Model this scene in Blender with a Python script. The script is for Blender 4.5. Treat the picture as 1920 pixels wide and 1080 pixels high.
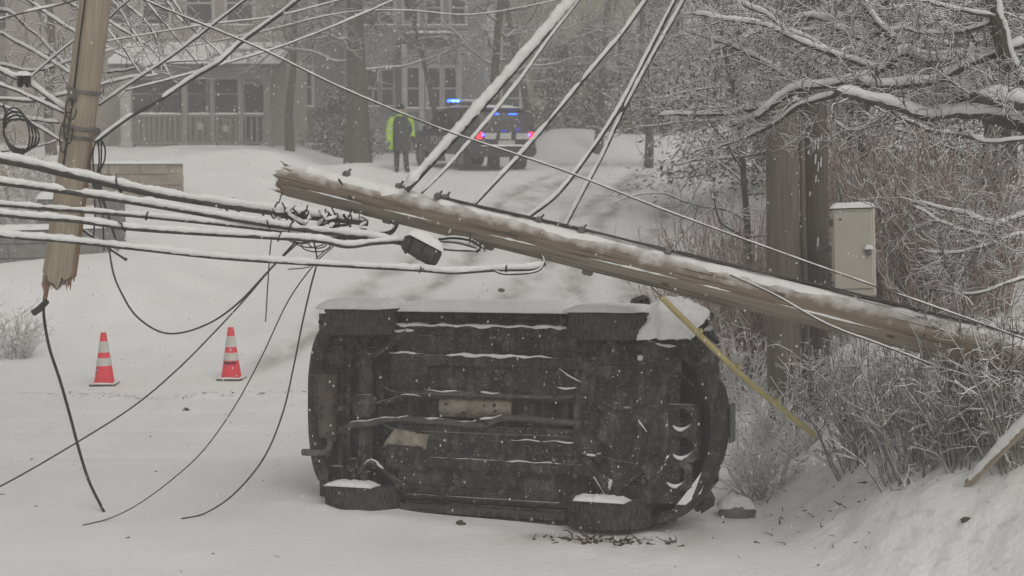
import bpy, math, random
import numpy as np
from mathutils import Vector, Matrix, Euler

for o in list(bpy.data.objects):
    bpy.data.objects.remove(o, do_unlink=True)
SC = bpy.context.scene
COL = SC.collection
R = math.radians
random.seed(7)
RNG = np.random.default_rng(11)

# ------------------------------------------------------------------ camera
FPX = 3000.0
TILT = math.atan(240 / 3000)
CAM = Vector((0, 0, 3.15))
cd = bpy.data.cameras.new('camera')
cam = bpy.data.objects.new('camera', cd)
COL.objects.link(cam)
cam.location = CAM
cam.rotation_euler = (math.pi / 2 - TILT, 0, 0)
cd.sensor_width = 36
cd.lens = FPX / 1920 * 36
cd.clip_end = 600
cd.dof.use_dof = True
cd.dof.focus_distance = 13.6
cd.dof.aperture_fstop = 3.5
SC.camera = cam

# ------------------------------------------------------------------ sky, sun, exposure
SUN_EL, SUN_ROT = R(48), R(150)
wd = bpy.data.worlds.new('World')
SC.world = wd
wd.use_nodes = True
nt = wd.node_tree
nt.nodes.clear()
sky = nt.nodes.new('ShaderNodeTexSky')
sky.sky_type = 'NISHITA'
sky.sun_disc = False
sky.sun_elevation = SUN_EL
sky.sun_rotation = SUN_ROT
sky.dust_density = 4.0
hsv = nt.nodes.new('ShaderNodeHueSaturation')
hsv.inputs['Saturation'].default_value = 0.10      # overcast: the blue is gone from the sky
tint = nt.nodes.new('ShaderNodeMix')
tint.data_type = 'RGBA'
tint.blend_type = 'MULTIPLY'
tint.inputs[0].default_value = 1.0
tint.inputs[7].default_value = (1.0, 0.975, 0.93, 1)
bg = nt.nodes.new('ShaderNodeBackground')
bg.inputs['Strength'].default_value = 0.13
wo = nt.nodes.new('ShaderNodeOutputWorld')
nt.links.new(sky.outputs[0], hsv.inputs['Color'])
nt.links.new(hsv.outputs[0], tint.inputs[6])
nt.links.new(tint.outputs[2], bg.inputs['Color'])
nt.links.new(bg.outputs[0], wo.inputs['Surface'])
sd = bpy.data.lights.new('sun', 'SUN')
sd.energy = 0.6
sd.angle = R(40)
sd.color = (1.0, 0.97, 0.93)
so = bpy.data.objects.new('sun', sd)
COL.objects.link(so)
so.location = (20, -30, 60)
_sv = Vector((math.sin(SUN_ROT) * math.cos(SUN_EL), math.cos(SUN_ROT) * math.cos(SUN_EL), math.sin(SUN_EL)))
so.rotation_euler = _sv.to_track_quat('Z', 'Y').to_euler()
SC.view_settings.view_transform = 'Standard'
SC.view_settings.look = 'None'
SC.view_settings.exposure = -0.36
SC.view_settings.gamma = 1.0
SC.view_settings.use_curve_mapping = False
SC.render.engine = 'CYCLES'
cy = SC.cycles
cy.use_denoising = True
cy.max_bounces = 6
cy.diffuse_bounces = 2
cy.glossy_bounces = 2
cy.transmission_bounces = 2
cy.volume_bounces = 3
cy.transparent_max_bounces = 6
cy.caustics_reflective = False
cy.caustics_refractive = False

# ------------------------------------------------------------------ helpers
_CT, _ST = math.cos(TILT), math.sin(TILT)


def at(u, v, Y):
    """the point at distance Y in front of the camera that the photograph shows at pixel (u, v)"""
    dx = (u - 960) / FPX
    dy = -(v - 540) / FPX
    d = Vector((dx, _CT + dy * _ST, -_ST + dy * _CT))
    return CAM + d * (Y / d.y)


def _hash(i, j, s):
    h = np.sin(i * 127.1 + j * 311.7 + s * 74.7) * 43758.5453
    return h - np.floor(h)


def vnoise(x, y, s=0):
    x = np.asarray(x, float); y = np.asarray(y, float)
    i = np.floor(x); j = np.floor(y)
    fx = x - i; fy = y - j
    fx = fx * fx * (3 - 2 * fx); fy = fy * fy * (3 - 2 * fy)
    a = _hash(i, j, s); b = _hash(i + 1, j, s); c = _hash(i, j + 1, s); d = _hash(i + 1, j + 1, s)
    return (a + (b - a) * fx) * (1 - fy) + (c + (d - c) * fx) * fy


def fbm(x, y, s=0, o=3):
    t = 0; a = 0.5
    for k in range(o):
        t = t + a * (vnoise(x * 2 ** k, y * 2 ** k, s + k) - 0.5)
        a *= 0.5
    return t


def srelu(t, k):
    return 0.5 * (t + np.sqrt(t * t + k * k))


def sstep(a, b, x):
    t = np.clip((x - a) / (b - a), 0, 1)
    return t * t * (3 - 2 * t)


def bank_d(x, y):
    xe = 1.95 + 0.085 * (y - 13.5)
    dr = x - xe
    df = (y - 12.35 - 0.12 * np.sin(x * 1.7) + 1.5 * np.maximum(0, x - 1.95)) * 0.72
    k = 0.5
    return 0.5 * (dr + df - np.sqrt((dr - df) ** 2 + k * k))


def ruts(x, y):
    m = 0
    for x0, sl, cv in ((-2.6, 0.17, 0.004), (-1.1, 0.17, 0.004), (0.2, 0.12, 0.004), (1.5, 0.11, 0.004), (-3.9, 0.21, 0.003)):
        t = y - 23
        c = x0 + sl * t + cv * t * t * 0.5 + 0.12 * np.sin(y * 0.5 + x0)
        m = m + np.exp(-((x - c) / 0.30) ** 2)
    return np.clip(m, 0, 1) * sstep(21.5, 25, y) * (1 - sstep(44, 48, y))


def H(x, y):
    x = np.asarray(x, float); y = np.asarray(y, float)
    z = 0.147 * (srelu(y - 23.5, 2.0) - 0.8 * srelu(y - 43, 3.0))
    d = bank_d(x, y)
    bk = 1.0 * sstep(0.0, 1.9, d) + 0.22 * srelu(d - 1.4, 0.6) - 0.028
    bk = np.minimum(bk, 2.2)
    far = 1 - 0.55 * sstep(28, 44, y)
    z = z + np.maximum(bk, 0) * far
    on = sstep(0, 0.6, d)
    # ploughed ridges
    z = z + 0.22 * np.exp(-((y - 44.3 - 0.25 * (x + 5)) / 1.3) ** 2) * sstep(-10.5, -7.5, x) * (1 - sstep(-3.2, -2.0, x)) * (0.75 + 0.5 * vnoise(x * 0.8, y * 0.8, 3))
    z = z + 0.95 * np.exp(-((y - 53.5 - 0.12 * x) / 1.6) ** 2) * sstep(-0.5, 1.5, x) * (0.75 + 0.45 * vnoise(x * 0.5, y * 0.5, 5))
    # street edge, left: a low shoulder along the side street
    xl = -4.6 - 0.02 * (y - 23)
    z = z + 0.45 * sstep(0, 2.2, xl - x) * sstep(24, 29, y)
    # relief
    z = z + 0.03 * fbm(x * 0.35, y * 0.35, 1, 3)
    z = z + (0.018 + 0.24 * on) * fbm(x * 1.9, y * 1.9, 9, 4)
    off_rd = np.clip(np.abs(x - (-0.6 + 0.13 * (y - 23))) / 3.4 - 0.75, 0, 1)
    z = z + (0.014 + 0.10 * off_rd) * fbm(x * 1.1, y * 1.1, 21, 3) * sstep(23.5, 27, y)
    # snow pushed up along the car's lower flank
    cxl = (x + 0.45) * 0.84 - (y - 13.45) * 0.54; cyl = (x + 0.45) * 0.54 + (y - 13.45) * 0.84
    z = z + 0.03 * np.exp(-((cyl + 0.02) / 0.28) ** 2) * (1 - sstep(2.0, 2.5, np.abs(cxl - 0.15))) * (0.6 + 0.8 * vnoise(x * 5, y * 5, 31))
    z = z - 0.05 * ruts(x, y)
    # flattened wheel ruts on the cross street
    for yc in (16.9, 18.5, 19.8):
        z = z - 0.018 * np.exp(-((y - yc - 0.03 * x) / 0.14) ** 2)
    z = z + 0.05 * np.exp(-((y - 20.9) / 0.25) ** 2) * (vnoise(x * 1.3, y * 0.5, 4) > 0.35)
    return z


def h1(x, y):
    return float(H(np.array([x]), np.array([y]))[0])


def hit(u, v):
    """where the ray through pixel (u, v) meets the ground"""
    for k in range(1, 3000):
        Y = 9 + k * 0.03
        p = at(u, v, Y)
        if p.z <= h1(p.x, p.y):
            return p
    return at(u, v, 60)


# ---- materials
MATS = {}


def new_mat(name):
    m = bpy.data.materials.new(name)
    m.use_nodes = True
    t = m.node_tree
    b = t.nodes['Principled BSDF']
    MATS[name] = m
    return m, t, b


def N(t, ty, **kw):
    n = t.nodes.new(ty)
    for k, v in kw.items():
        setattr(n, k, v)
    return n


def ramp(t, src, stops):
    r = N(t, 'ShaderNodeValToRGB')
    el = r.color_ramp.elements
    while len(el) < len(stops):
        el.new(0.5)
    for e, (p, c) in zip(el, stops):
        e.position = p
        e.color = (*c, 1) if len(c) == 3 else c
    t.links.new(src, r.inputs['Fac'])
    return r


def mat(name, col, rough=0.7, col2=None, scale=6.0, stretch=(1, 1, 1), bump=0.0, metal=0.0, detail=4, bscale=None, spec=0.3):
    m, t, b = new_mat(name)
    b.inputs['Roughness'].default_value = rough
    b.inputs['Metallic'].default_value = metal
    b.inputs['Specular IOR Level'].default_value = spec
    if col2 is None:
        col2 = tuple(c * 0.75 for c in col)
    tc = N(t, 'ShaderNodeTexCoord')
    mp = N(t, 'ShaderNodeMapping')
    mp.inputs['Scale'].default_value = stretch
    t.links.new(tc.outputs['Object'], mp.inputs['Vector'])
    no = N(t, 'ShaderNodeTexNoise')
    no.inputs['Scale'].default_value = scale
    no.inputs['Detail'].default_value = detail
    t.links.new(mp.outputs[0], no.inputs['Vector'])
    rp = ramp(t, no.outputs['Fac'], [(0.32, col), (0.7, col2)])
    t.links.new(rp.outputs[0], b.inputs['Base Color'])
    if bump:
        n2 = N(t, 'ShaderNodeTexNoise')
        n2.inputs['Scale'].default_value = bscale or scale * 3
        n2.inputs['Detail'].default_value = 4
        t.links.new(mp.outputs[0], n2.inputs['Vector'])
        bp = N(t, 'ShaderNodeBump')
        bp.inputs['Strength'].default_value = bump
        bp.inputs['Distance'].default_value = 0.02
        t.links.new(n2.outputs['Fac'], bp.inputs['Height'])
        t.links.new(bp.outputs[0], b.inputs['Normal'])
    return m


SNOW = (0.80, 0.80, 0.795)


def snowy(name, col, col2, lo=0.05, hi=0.35, scale=12.0, stretch=(1, 1, 1), rough=0.85, cling=0.5, bump=0.3):
    """bark, wood or dark metal with snow lying on what faces up"""
    m, t, b = new_mat(name)
    b.inputs['Roughness'].default_value = rough
    b.inputs['Specular IOR Level'].default_value = 0.2
    tc = N(t, 'ShaderNodeTexCoord')
    mp = N(t, 'ShaderNodeMapping')
    mp.inputs['Scale'].default_value = stretch
    t.links.new(tc.outputs['Object'], mp.inputs['Vector'])
    no = N(t, 'ShaderNodeTexNoise')
    no.inputs['Scale'].default_value = scale
    no.inputs['Detail'].default_value = 5
    t.links.new(mp.outputs[0], no.inputs['Vector'])
    rp = ramp(t, no.outputs['Fac'], [(0.3, col), (0.7, col2)])
    n2 = N(t, 'ShaderNodeTexNoise')
    n2.inputs['Scale'].default_value = 9.0
    n2.inputs['Detail'].default_value = 3
    t.links.new(tc.outputs['Object'], n2.inputs['Vector'])
    ge = N(t, 'ShaderNodeNewGeometry')
    sx = N(t, 'ShaderNodeSeparateXYZ')
    t.links.new(ge.outputs['Normal'], sx.inputs[0])
    ma = N(t, 'ShaderNodeMath', operation='MULTIPLY_ADD')
    ma.inputs[1].default_value = cling
    t.links.new(n2.outputs['Fac'], ma.inputs[0])
    t.links.new(sx.outputs['Z'], ma.inputs[2])
    mr = N(t, 'ShaderNodeMapRange')
    mr.inputs['From Min'].default_value = lo + cling * 0.5
    mr.inputs['From Max'].default_value = hi + cling * 0.5
    t.links.new(ma.outputs[0], mr.inputs['Value'])
    mx = N(t, 'ShaderNodeMix', data_type='RGBA')
    mx.inputs[7].default_value = (*SNOW, 1)
    t.links.new(mr.outputs[0], mx.inputs[0])
    t.links.new(rp.outputs[0], mx.inputs[6])
    t.links.new(mx.outputs[2], b.inputs['Base Color'])
    if bump:
        bp = N(t, 'ShaderNodeBump')
        bp.inputs['Strength'].default_value = bump
        bp.inputs['Distance'].default_value = 0.02
        t.links.new(no.outputs['Fac'], bp.inputs['Height'])
        t.links.new(bp.outputs[0], b.inputs['Normal'])
    return m


def emis(name, col, strength):
    m, t, b = new_mat(name)
    b.inputs['Base Color'].default_value = (*col, 1)
    b.inputs['Emission Color'].default_value = (*col, 1)
    b.inputs['Emission Strength'].default_value = strength
    b.inputs['Roughness'].default_value = 0.3
    return m


mat('snow', SNOW, 0.85, (0.74, 0.74, 0.735), 14, bump=0.35, bscale=60, spec=0.2)
mat('cable', (0.035, 0.033, 0.03), 0.7, (0.07, 0.066, 0.06), 20)
mat('black_cable', (0.02, 0.02, 0.02), 0.55, (0.03, 0.03, 0.03), 20)
mat('pale_wood', (0.40, 0.34, 0.26), 0.85, (0.27, 0.22, 0.16), 6, (9, 9, 0.4), bump=0.5, bscale=14)
mat('split_wood', (0.42, 0.26, 0.15), 0.9, (0.22, 0.11, 0.06), 10, (6, 6, 0.8), bump=0.6)
mat('raw_wood', (0.36, 0.235, 0.14), 0.9, (0.20, 0.12, 0.07), 6, (9, 9, 0.4), bump=0.6)
mat('old_wood', (0.185, 0.16, 0.13), 0.9, (0.115, 0.10, 0.08), 5, (6, 6, 0.4), bump=0.5)
mat('dark_old_wood', (0.075, 0.065, 0.054), 0.9, (0.12, 0.105, 0.085), 5, (6, 6, 0.5), bump=0.6)
mat('steel', (0.22, 0.215, 0.20), 0.5, (0.12, 0.11, 0.10), 14, metal=0.5)
mat('rust', (0.12, 0.105, 0.09), 0.8, (0.065, 0.052, 0.044), 9, bump=0.3)
mat('heat_shield', (0.36, 0.33, 0.27), 0.6, (0.17, 0.14, 0.11), 11, metal=0.25, bump=0.4, bscale=20)
mat('yellow_plastic', (0.42, 0.36, 0.16), 0.65, (0.30, 0.255, 0.12), 6)
mat('cabinet', (0.50, 0.475, 0.41), 0.55, (0.45, 0.43, 0.37), 3)
mat('rubber', (0.028, 0.028, 0.028), 0.85, (0.085, 0.083, 0.079), 16, bump=0.4, detail=7)
mat('stone', (0.34, 0.29, 0.23), 0.9, (0.22, 0.19, 0.155), 5, bump=0.6)
mat('grey_stone', (0.22, 0.215, 0.205), 0.9, (0.14, 0.137, 0.13), 6, bump=0.6)
mat('cone_orange', (0.82, 0.045, 0.075), 0.55, (0.74, 0.038, 0.065), 5)
mat('cone_white', (0.62, 0.60, 0.57), 0.5, (0.52, 0.50, 0.47), 9)
mat('cone_ink', (0.06, 0.02, 0.02), 0.7)
mat('police_paint', (0.018, 0.019, 0.022), 0.35, (0.03, 0.03, 0.032), 3, spec=0.5)
mat('car_paint', (0.03, 0.03, 0.031), 0.4, (0.045, 0.045, 0.045), 4, spec=0.5)
mat('car_glass', (0.012, 0.013, 0.014), 0.12, (0.02, 0.02, 0.02), 2, spec=0.6)
mat('decal_white', (0.55, 0.55, 0.53), 0.5, (0.45, 0.45, 0.43), 9)
mat('chrome', (0.5, 0.5, 0.5), 0.3, (0.3, 0.3, 0.3), 6, metal=0.9)
mat('plate_green', (0.16, 0.18, 0.165), 0.6, (0.10, 0.115, 0.105), 8)
mat('plate_white', (0.5, 0.5, 0.48), 0.5)
mat('skin', (0.45, 0.28, 0.21), 0.6, (0.40, 0.25, 0.19), 9)
mat('hi_vis', (0.48, 0.76, 0.03), 0.7, (0.30, 0.52, 0.03), 8, bump=0.3)
mat('reflective', (0.55, 0.56, 0.50), 0.4)
mat('dark_coat', (0.035, 0.038, 0.045), 0.85, (0.055, 0.058, 0.065), 8, bump=0.3)
mat('trousers', (0.03, 0.028, 0.03), 0.9, (0.045, 0.042, 0.042), 8)
mat('boot', (0.022, 0.018, 0.016), 0.7)
mat('knit', (0.025, 0.022, 0.02), 0.95)
mat('glove', (0.03, 0.03, 0.03), 0.8)
mat('house_cream', (0.335, 0.30, 0.262), 0.8, (0.27, 0.245, 0.215), 3, (1, 1, 12))
mat('house_blue', (0.240, 0.248, 0.264), 0.8, (0.192, 0.200, 0.216), 3, (1, 1, 12))
mat('house_grey', (0.160, 0.157, 0.145), 0.8, (0.123, 0.120, 0.116), 3, (1, 1, 12))
mat('house_olive', (0.262, 0.255, 0.188), 0.8, (0.210, 0.203, 0.150), 3, (1, 1, 12))
mat('white_trim', (0.44, 0.43, 0.41), 0.7, (0.36, 0.35, 0.33), 4)
mat('porch_paint', (0.286, 0.273, 0.254), 0.8, (0.221, 0.215, 0.195), 5)
mat('lattice', (0.05, 0.047, 0.043), 0.9)
mat('pane', (0.02, 0.021, 0.022), 0.15, (0.035, 0.035, 0.036), 2, spec=0.5)
mat('door_paint', (0.06, 0.05, 0.045), 0.6)
mat('roof_shingle', (0.07, 0.068, 0.065), 0.9, (0.1, 0.098, 0.095), 9)
mat('debris', (0.055, 0.04, 0.028), 0.95, (0.10, 0.075, 0.05), 12)
snowy('pole_wood', (0.26, 0.205, 0.155), (0.14, 0.108, 0.082), 0.30, 1.15, scale=4, stretch=(13, 13, 0.3), cling=1.3, bump=1.0)
mat('grey_bounce_wood', (0.31, 0.265, 0.215), 0.85, (0.20, 0.165, 0.13), 4, (11, 11, 0.3), bump=0.7)  # paler than the rest of the pole: snow bounce put into the colour
snowy('twig_grey', (0.055, 0.048, 0.041), (0.10, 0.088, 0.074), -0.05, 0.28)
snowy('twig_bush', (0.13, 0.105, 0.088), (0.22, 0.18, 0.15), -0.15, 0.3)
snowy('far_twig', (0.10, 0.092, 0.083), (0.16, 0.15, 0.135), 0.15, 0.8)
snowy('twig_dark', (0.030, 0.026, 0.022), (0.055, 0.047, 0.04), 0.05, 0.35)
snowy('twig_red', (0.225, 0.15, 0.126), (0.35, 0.245, 0.212), 0.0, 0.5)
snowy('twig_frost', (0.30, 0.265, 0.245), (0.50, 0.46, 0.43), -0.45, 0.10)
snowy('bark', (0.055, 0.047, 0.039), (0.105, 0.09, 0.074), 0.35, 0.75, scale=5, stretch=(4, 4, 1), bump=0.7)
snowy('needle', (0.018, 0.022, 0.016), (0.040, 0.042, 0.032), 0.55, 0.85)
snowy('brown_leaf', (0.06, 0.042, 0.03), (0.10, 0.07, 0.05), 0.5, 0.9)
emis('blue_light', (0.01, 0.05, 1.0), 22.0)
emis('blue_core', (0.12, 0.45, 1.0), 14.0)
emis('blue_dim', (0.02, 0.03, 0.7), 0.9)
emis('red_light', (1.0, 0.03, 0.07), 1.6)

# underbody: black, dusted with wet snow
m, t, b = new_mat('underbody')
b.inputs['Roughness'].default_value = 0.8
b.inputs['Specular IOR Level'].default_value = 0.25
tc = N(t, 'ShaderNodeTexCoord')
n1 = N(t, 'ShaderNodeTexNoise'); n1.inputs['Scale'].default_value = 6; n1.inputs['Detail'].default_value = 8; n1.inputs['Roughness'].default_value = 0.68
t.links.new(tc.outputs['Object'], n1.inputs['Vector'])
r1 = ramp(t, n1.outputs['Fac'], [(0.30, (0.010, 0.0098, 0.0095)), (0.50, (0.030, 0.0285, 0.0265)), (0.62, (0.075, 0.071, 0.065)), (0.76, (0.20, 0.19, 0.178))])
n2 = N(t, 'ShaderNodeTexNoise'); n2.inputs['Scale'].default_value = 55; n2.inputs['Detail'].default_value = 3
t.links.new(tc.outputs['Object'], n2.inputs['Vector'])
r2 = ramp(t, n2.outputs['Fac'], [(0.63, (0, 0, 0)), (0.76, (0.5, 0.5, 0.5))])
ge = N(t, 'ShaderNodeNewGeometry'); sx = N(t, 'ShaderNodeSeparateXYZ')
t.links.new(ge.outputs['Normal'], sx.inputs[0])
mr = N(t, 'ShaderNodeMapRange'); mr.inputs['From Min'].default_value = 1.30; mr.inputs['From Max'].default_value = 1.6
sa = N(t, 'ShaderNodeMath', operation='ADD')
n6 = N(t, 'ShaderNodeTexNoise'); n6.inputs['Scale'].default_value = 5; n6.inputs['Detail'].default_value = 5
t.links.new(tc.outputs['Object'], n6.inputs['Vector'])
t.links.new(sx.outputs['Z'], sa.inputs[0]); t.links.new(n6.outputs['Fac'], sa.inputs[1])
t.links.new(sa.outputs[0], mr.inputs['Value'])
mxm = N(t, 'ShaderNodeMath', operation='MAXIMUM')
t.links.new(r2.outputs[0], mxm.inputs[0]); t.links.new(mr.outputs[0], mxm.inputs[1])
mps = N(t, 'ShaderNodeMapping'); mps.inputs['Scale'].default_value = (9, 1.6, 5)
t.links.new(tc.outputs['Object'], mps.inputs['Vector'])
n7 = N(t, 'ShaderNodeTexNoise'); n7.inputs['Scale'].default_value = 1.6; n7.inputs['Detail'].default_value = 7; n7.inputs['Roughness'].default_value = 0.7
t.links.new(mps.outputs[0], n7.inputs['Vector'])
r7 = ramp(t, n7.outputs['Fac'], [(0.52, (0, 0, 0)), (0.78, (0.55, 0.55, 0.55))])
mxs = N(t, 'ShaderNodeMix', data_type='RGBA'); mxs.inputs[7].default_value = (0.24, 0.23, 0.21, 1)
t.links.new(r7.outputs[0], mxs.inputs[0]); t.links.new(r1.outputs[0], mxs.inputs[6])
mx = N(t, 'ShaderNodeMix', data_type='RGBA'); mx.inputs[7].default_value = (*SNOW, 1)
t.links.new(mxm.outputs[0], mx.inputs[0]); t.links.new(mxs.outputs[2], mx.inputs[6])
t.links.new(mx.outputs[2], b.inputs['Base Color'])
bp = N(t, 'ShaderNodeBump'); bp.inputs['Strength'].default_value = 0.6; bp.inputs['Distance'].default_value = 0.02
t.links.new(n1.outputs['Fac'], bp.inputs['Height']); t.links.new(bp.outputs[0], b.inputs['Normal'])

# snow ground: fresh snow, grey slush in the wheel tracks, crumbs of dirt
m, t, b = new_mat('snow_ground')
b.inputs['Roughness'].default_value = 0.85
b.inputs['Specular IOR Level'].default_value = 0.2
tc = N(t, 'ShaderNodeTexCoord')
a1 = N(t, 'ShaderNodeAttribute'); a1.attribute_name = 'slush'
n1 = N(t, 'ShaderNodeTexNoise'); n1.inputs['Scale'].default_value = 0.9; n1.inputs['Detail'].default_value = 6
t.links.new(tc.outputs['Object'], n1.inputs['Vector'])
r1 = ramp(t, n1.outputs['Fac'], [(0.3, (0.77, 0.77, 0.765)), (0.7, (0.84, 0.84, 0.835))])
n3 = N(t, 'ShaderNodeTexNoise'); n3.inputs['Scale'].default_value = 2.2; n3.inputs['Detail'].default_value = 7
mp = N(t, 'ShaderNodeMapping'); mp.inputs['Scale'].default_value = (1.0, 0.45, 1)
t.links.new(tc.outputs['Object'], mp.inputs['Vector']); t.links.new(mp.outputs[0], n3.inputs['Vector'])
m1 = N(t, 'ShaderNodeMath', operation='MULTIPLY')
r3 = ramp(t, n3.outputs['Fac'], [(0.34, (0, 0, 0)), (0.62, (1, 1, 1))])
t.links.new(a1.outputs['Fac'], m1.inputs[0]); t.links.new(r3.outputs[0], m1.inputs[1])
mx = N(t, 'ShaderNodeMix', data_type='RGBA'); mx.inputs[7].default_value = (0.30, 0.285, 0.265, 1)
t.links.new(m1.outputs[0], mx.inputs[0]); t.links.new(r1.outputs[0], mx.inputs[6])
a2 = N(t, 'ShaderNodeAttribute'); a2.attribute_name = 'dirt'
n4 = N(t, 'ShaderNodeTexNoise'); n4.inputs['Scale'].default_value = 9; n4.inputs['Detail'].default_value = 5
t.links.new(tc.outputs['Object'], n4.inputs['Vector'])
r4 = ramp(t, n4.outputs['Fac'], [(0.56, (0, 0, 0)), (0.66, (1, 1, 1))])
m2 = N(t, 'ShaderNodeMath', operation='MULTIPLY')
t.links.new(a2.outputs['Fac'], m2.inputs[0]); t.links.new(r4.outputs[0], m2.inputs[1])
mx2 = N(t, 'ShaderNodeMix', data_type='RGBA'); mx2.inputs[7].default_value = (0.11, 0.095, 0.08, 1)
t.links.new(m2.outputs[0], mx2.inputs[0]); t.links.new(mx.outputs[2], mx2.inputs[6])
t.links.new(mx2.outputs[2], b.inputs['Base Color'])
n5 = N(t, 'ShaderNodeTexNoise'); n5.inputs['Scale'].default_value = 16; n5.inputs['Detail'].default_value = 5
t.links.new(tc.outputs['Object'], n5.inputs['Vector'])
bp = N(t, 'ShaderNodeBump'); bp.inputs['Strength'].default_value = 0.5; bp.inputs['Distance'].default_value = 0.03
t.links.new(n5.outputs['Fac'], bp.inputs['Height']); t.links.new(bp.outputs[0], b.inputs['Normal'])


# ---- objects
def tag(o, label=None, cat=None, group=None, kind=None):
    if label: o['label'] = label
    if cat: o['category'] = cat
    if group: o['group'] = group
    if kind: o['kind'] = kind
    return o


def empty(name, loc, label=None, cat=None, group=None, rot=None):
    o = bpy.data.objects.new(name, None)
    COL.objects.link(o)
    o.empty_display_size = 0.2
    o.location = loc
    if rot is not None:
        o.rotation_euler = rot if isinstance(rot, Euler) else Euler(rot)
    return tag(o, label, cat, group)


def world_of(o):
    m = o.matrix_basis.copy()
    while o.parent:
        o = o.parent
        m = o.matrix_basis @ m
    return m


def link_mesh(name, me, mt, parent=None, smooth=35):
    me.materials.append(MATS[mt])
    if smooth:
        me.shade_smooth()
        me.set_sharp_from_angle(angle=R(smooth))
    o = bpy.data.objects.new(name, me)
    COL.objects.link(o)
    if parent:
        o.parent = parent
    return o


class MB:
    """collects shapes; build() links them as ONE mesh object"""

    def __init__(s):
        s.v = []; s.f = []; s.n = 0

    def add(s, V, F):
        V = np.asarray(V, float).reshape(-1, 3)
        s.v.append(V)
        s.f.extend([tuple(i + s.n for i in q) for q in F])
        s.n += len(V)
        return s

    def box(s, c, d, rot=None, taper=None):
        c = np.array(c, float); d = np.array(d, float) / 2
        P = np.array([[x, y, z] for z in (-1, 1) for y in (-1, 1) for x in (-1, 1)], float)
        if taper:
            P[4:, 0] *= taper; P[4:, 1] *= taper
        P = P * d
        if rot is not None:
            M = np.array(Euler(rot).to_matrix()) if not isinstance(rot, np.ndarray) else rot
            P = P @ M.T
        return s.add(P + c, [(0, 2, 3, 1), (4, 5, 7, 6), (0, 1, 5, 4), (2, 6, 7, 3), (0, 4, 6, 2), (1, 3, 7, 5)])

    def rbox(s, c, d, bev=0.02, rot=None):
        """box with chamfered edges"""
        x, y, z = [k / 2 for k in d]
        b_ = min(bev, x * .9, y * .9, z * .9)
        V = []; c = np.array(c, float)
        ring = [(x - b_, -y), (x, -y + b_), (x, y - b_), (x - b_, y), (-x + b_, y), (-x, y - b_), (-x, -y + b_), (-x + b_, -y)]
        for zz, sc in ((-z, 1), (-z + b_, 0), (z - b_, 0), (z, 1)):
            for (px, py) in ring:
                V.append((px - (b_ if sc else 0) * np.sign(px), py - (b_ if sc else 0) * np.sign(py), zz))
        F = [tuple(range(7, -1, -1)), tuple(range(24, 32))]
        for k in range(3):
            for i in range(8):
                j = (i + 1) % 8
                F.append((k * 8 + i, k * 8 + j, k * 8 + 8 + j, k * 8 + 8 + i))
        V = np.array(V)
        if rot is not None:
            M = np.array(Euler(rot).to_matrix()) if not isinstance(rot, np.ndarray) else rot
            V = V @ M.T
        return s.add(V + c, F)

    def tube(s, pts, r, n=8, cap=True, sx=1.0, sz=1.0, roll=0.0, rough=0.0):
        P = np.array([tuple(p) for p in pts], float)
        k = len(P)
        r = np.full(k, r) if np.isscalar(r) else np.asarray(r, float)
        T = np.gradient(P, axis=0)
        T /= np.linalg.norm(T, axis=1, keepdims=True) + 1e-12
        up = np.array([0, 0, 1.0])
        if abs(np.mean(T[:, 2])) > 0.85:
            up = np.array([0, 1.0, 0.0])
        S = np.cross(T, up); S /= np.linalg.norm(S, axis=1, keepdims=True) + 1e-9
        U = np.cross(S, T)
        a = np.arange(n) * 2 * math.pi / n + roll
        V = P[:, None] + r[:, None, None] * (np.cos(a)[None, :, None] * S[:, None] * sx + np.sin(a)[None, :, None] * U[:, None] * sz)
        if rough:
            V = V + r[:, None, None] * RNG.normal(0, rough, V.shape)
        F = []
        for i in range(k - 1):
            for j in range(n):
                q = (j + 1) % n
                F.append((i * n + j, i * n + q, i * n + n + q, i * n + n + j))
        if cap:
            F.append(tuple(range(n - 1, -1, -1)))
            F.append(tuple((k - 1) * n + j for j in range(n)))
        return s.add(V.reshape(-1, 3), F)

    def lathe(s, prof, n=20, c=(0, 0, 0), axis=2):
        """prof: (radius, height)"""
        V = []
        for (r_, h) in prof:
            for j in range(n):
                a = 2 * math.pi * j / n
                p = [r_ * math.cos(a), r_ * math.sin(a), h]
                if axis == 1:
                    p = [p[0], p[2], -p[1]]
                elif axis == 0:
                    p = [p[2], p[0], p[1]]
                V.append((p[0] + c[0], p[1] + c[1], p[2] + c[2]))
        F = []
        for i in range(len(prof) - 1):
            for j in range(n):
                q = (j + 1) % n
                F.append((i * n + j, i * n + q, i * n + n + q, i * n + n + j))
        F.append(tuple(range(n - 1, -1, -1)))
        F.append(tuple((len(prof) - 1) * n + j for j in range(n)))
        return s.add(V, F)

    def prism(s, poly, a, b_, axis=1):
        """poly in the two other axes, extruded from a to b_ along axis"""
        n = len(poly); V = []
        for h in (a, b_):
            for (p, q) in poly:
                V.append({0: (h, p, q), 1: (p, h, q), 2: (p, q, h)}[axis])
        F = [tuple(range(n)), tuple(range(2 * n - 1, n - 1, -1))]
        for i in range(n):
            j = (i + 1) % n
            F.append((i, n + i, n + j, j))
        return s.add(V, F)

    def loft(s, secs, cap=True):
        secs = [np.asarray(q, float) for q in secs]
        n = len(secs[0]); F = []
        for i in range(len(secs) - 1):
            for j in range(n):
                q = (j + 1) % n
                F.append((i * n + j, i * n + q, i * n + n + q, i * n + n + j))
        if cap:
            F.append(tuple(range(n - 1, -1, -1)))
            F.append(tuple((len(secs) - 1) * n + j for j in range(n)))
        return s.add(np.concatenate(secs), F)

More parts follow.
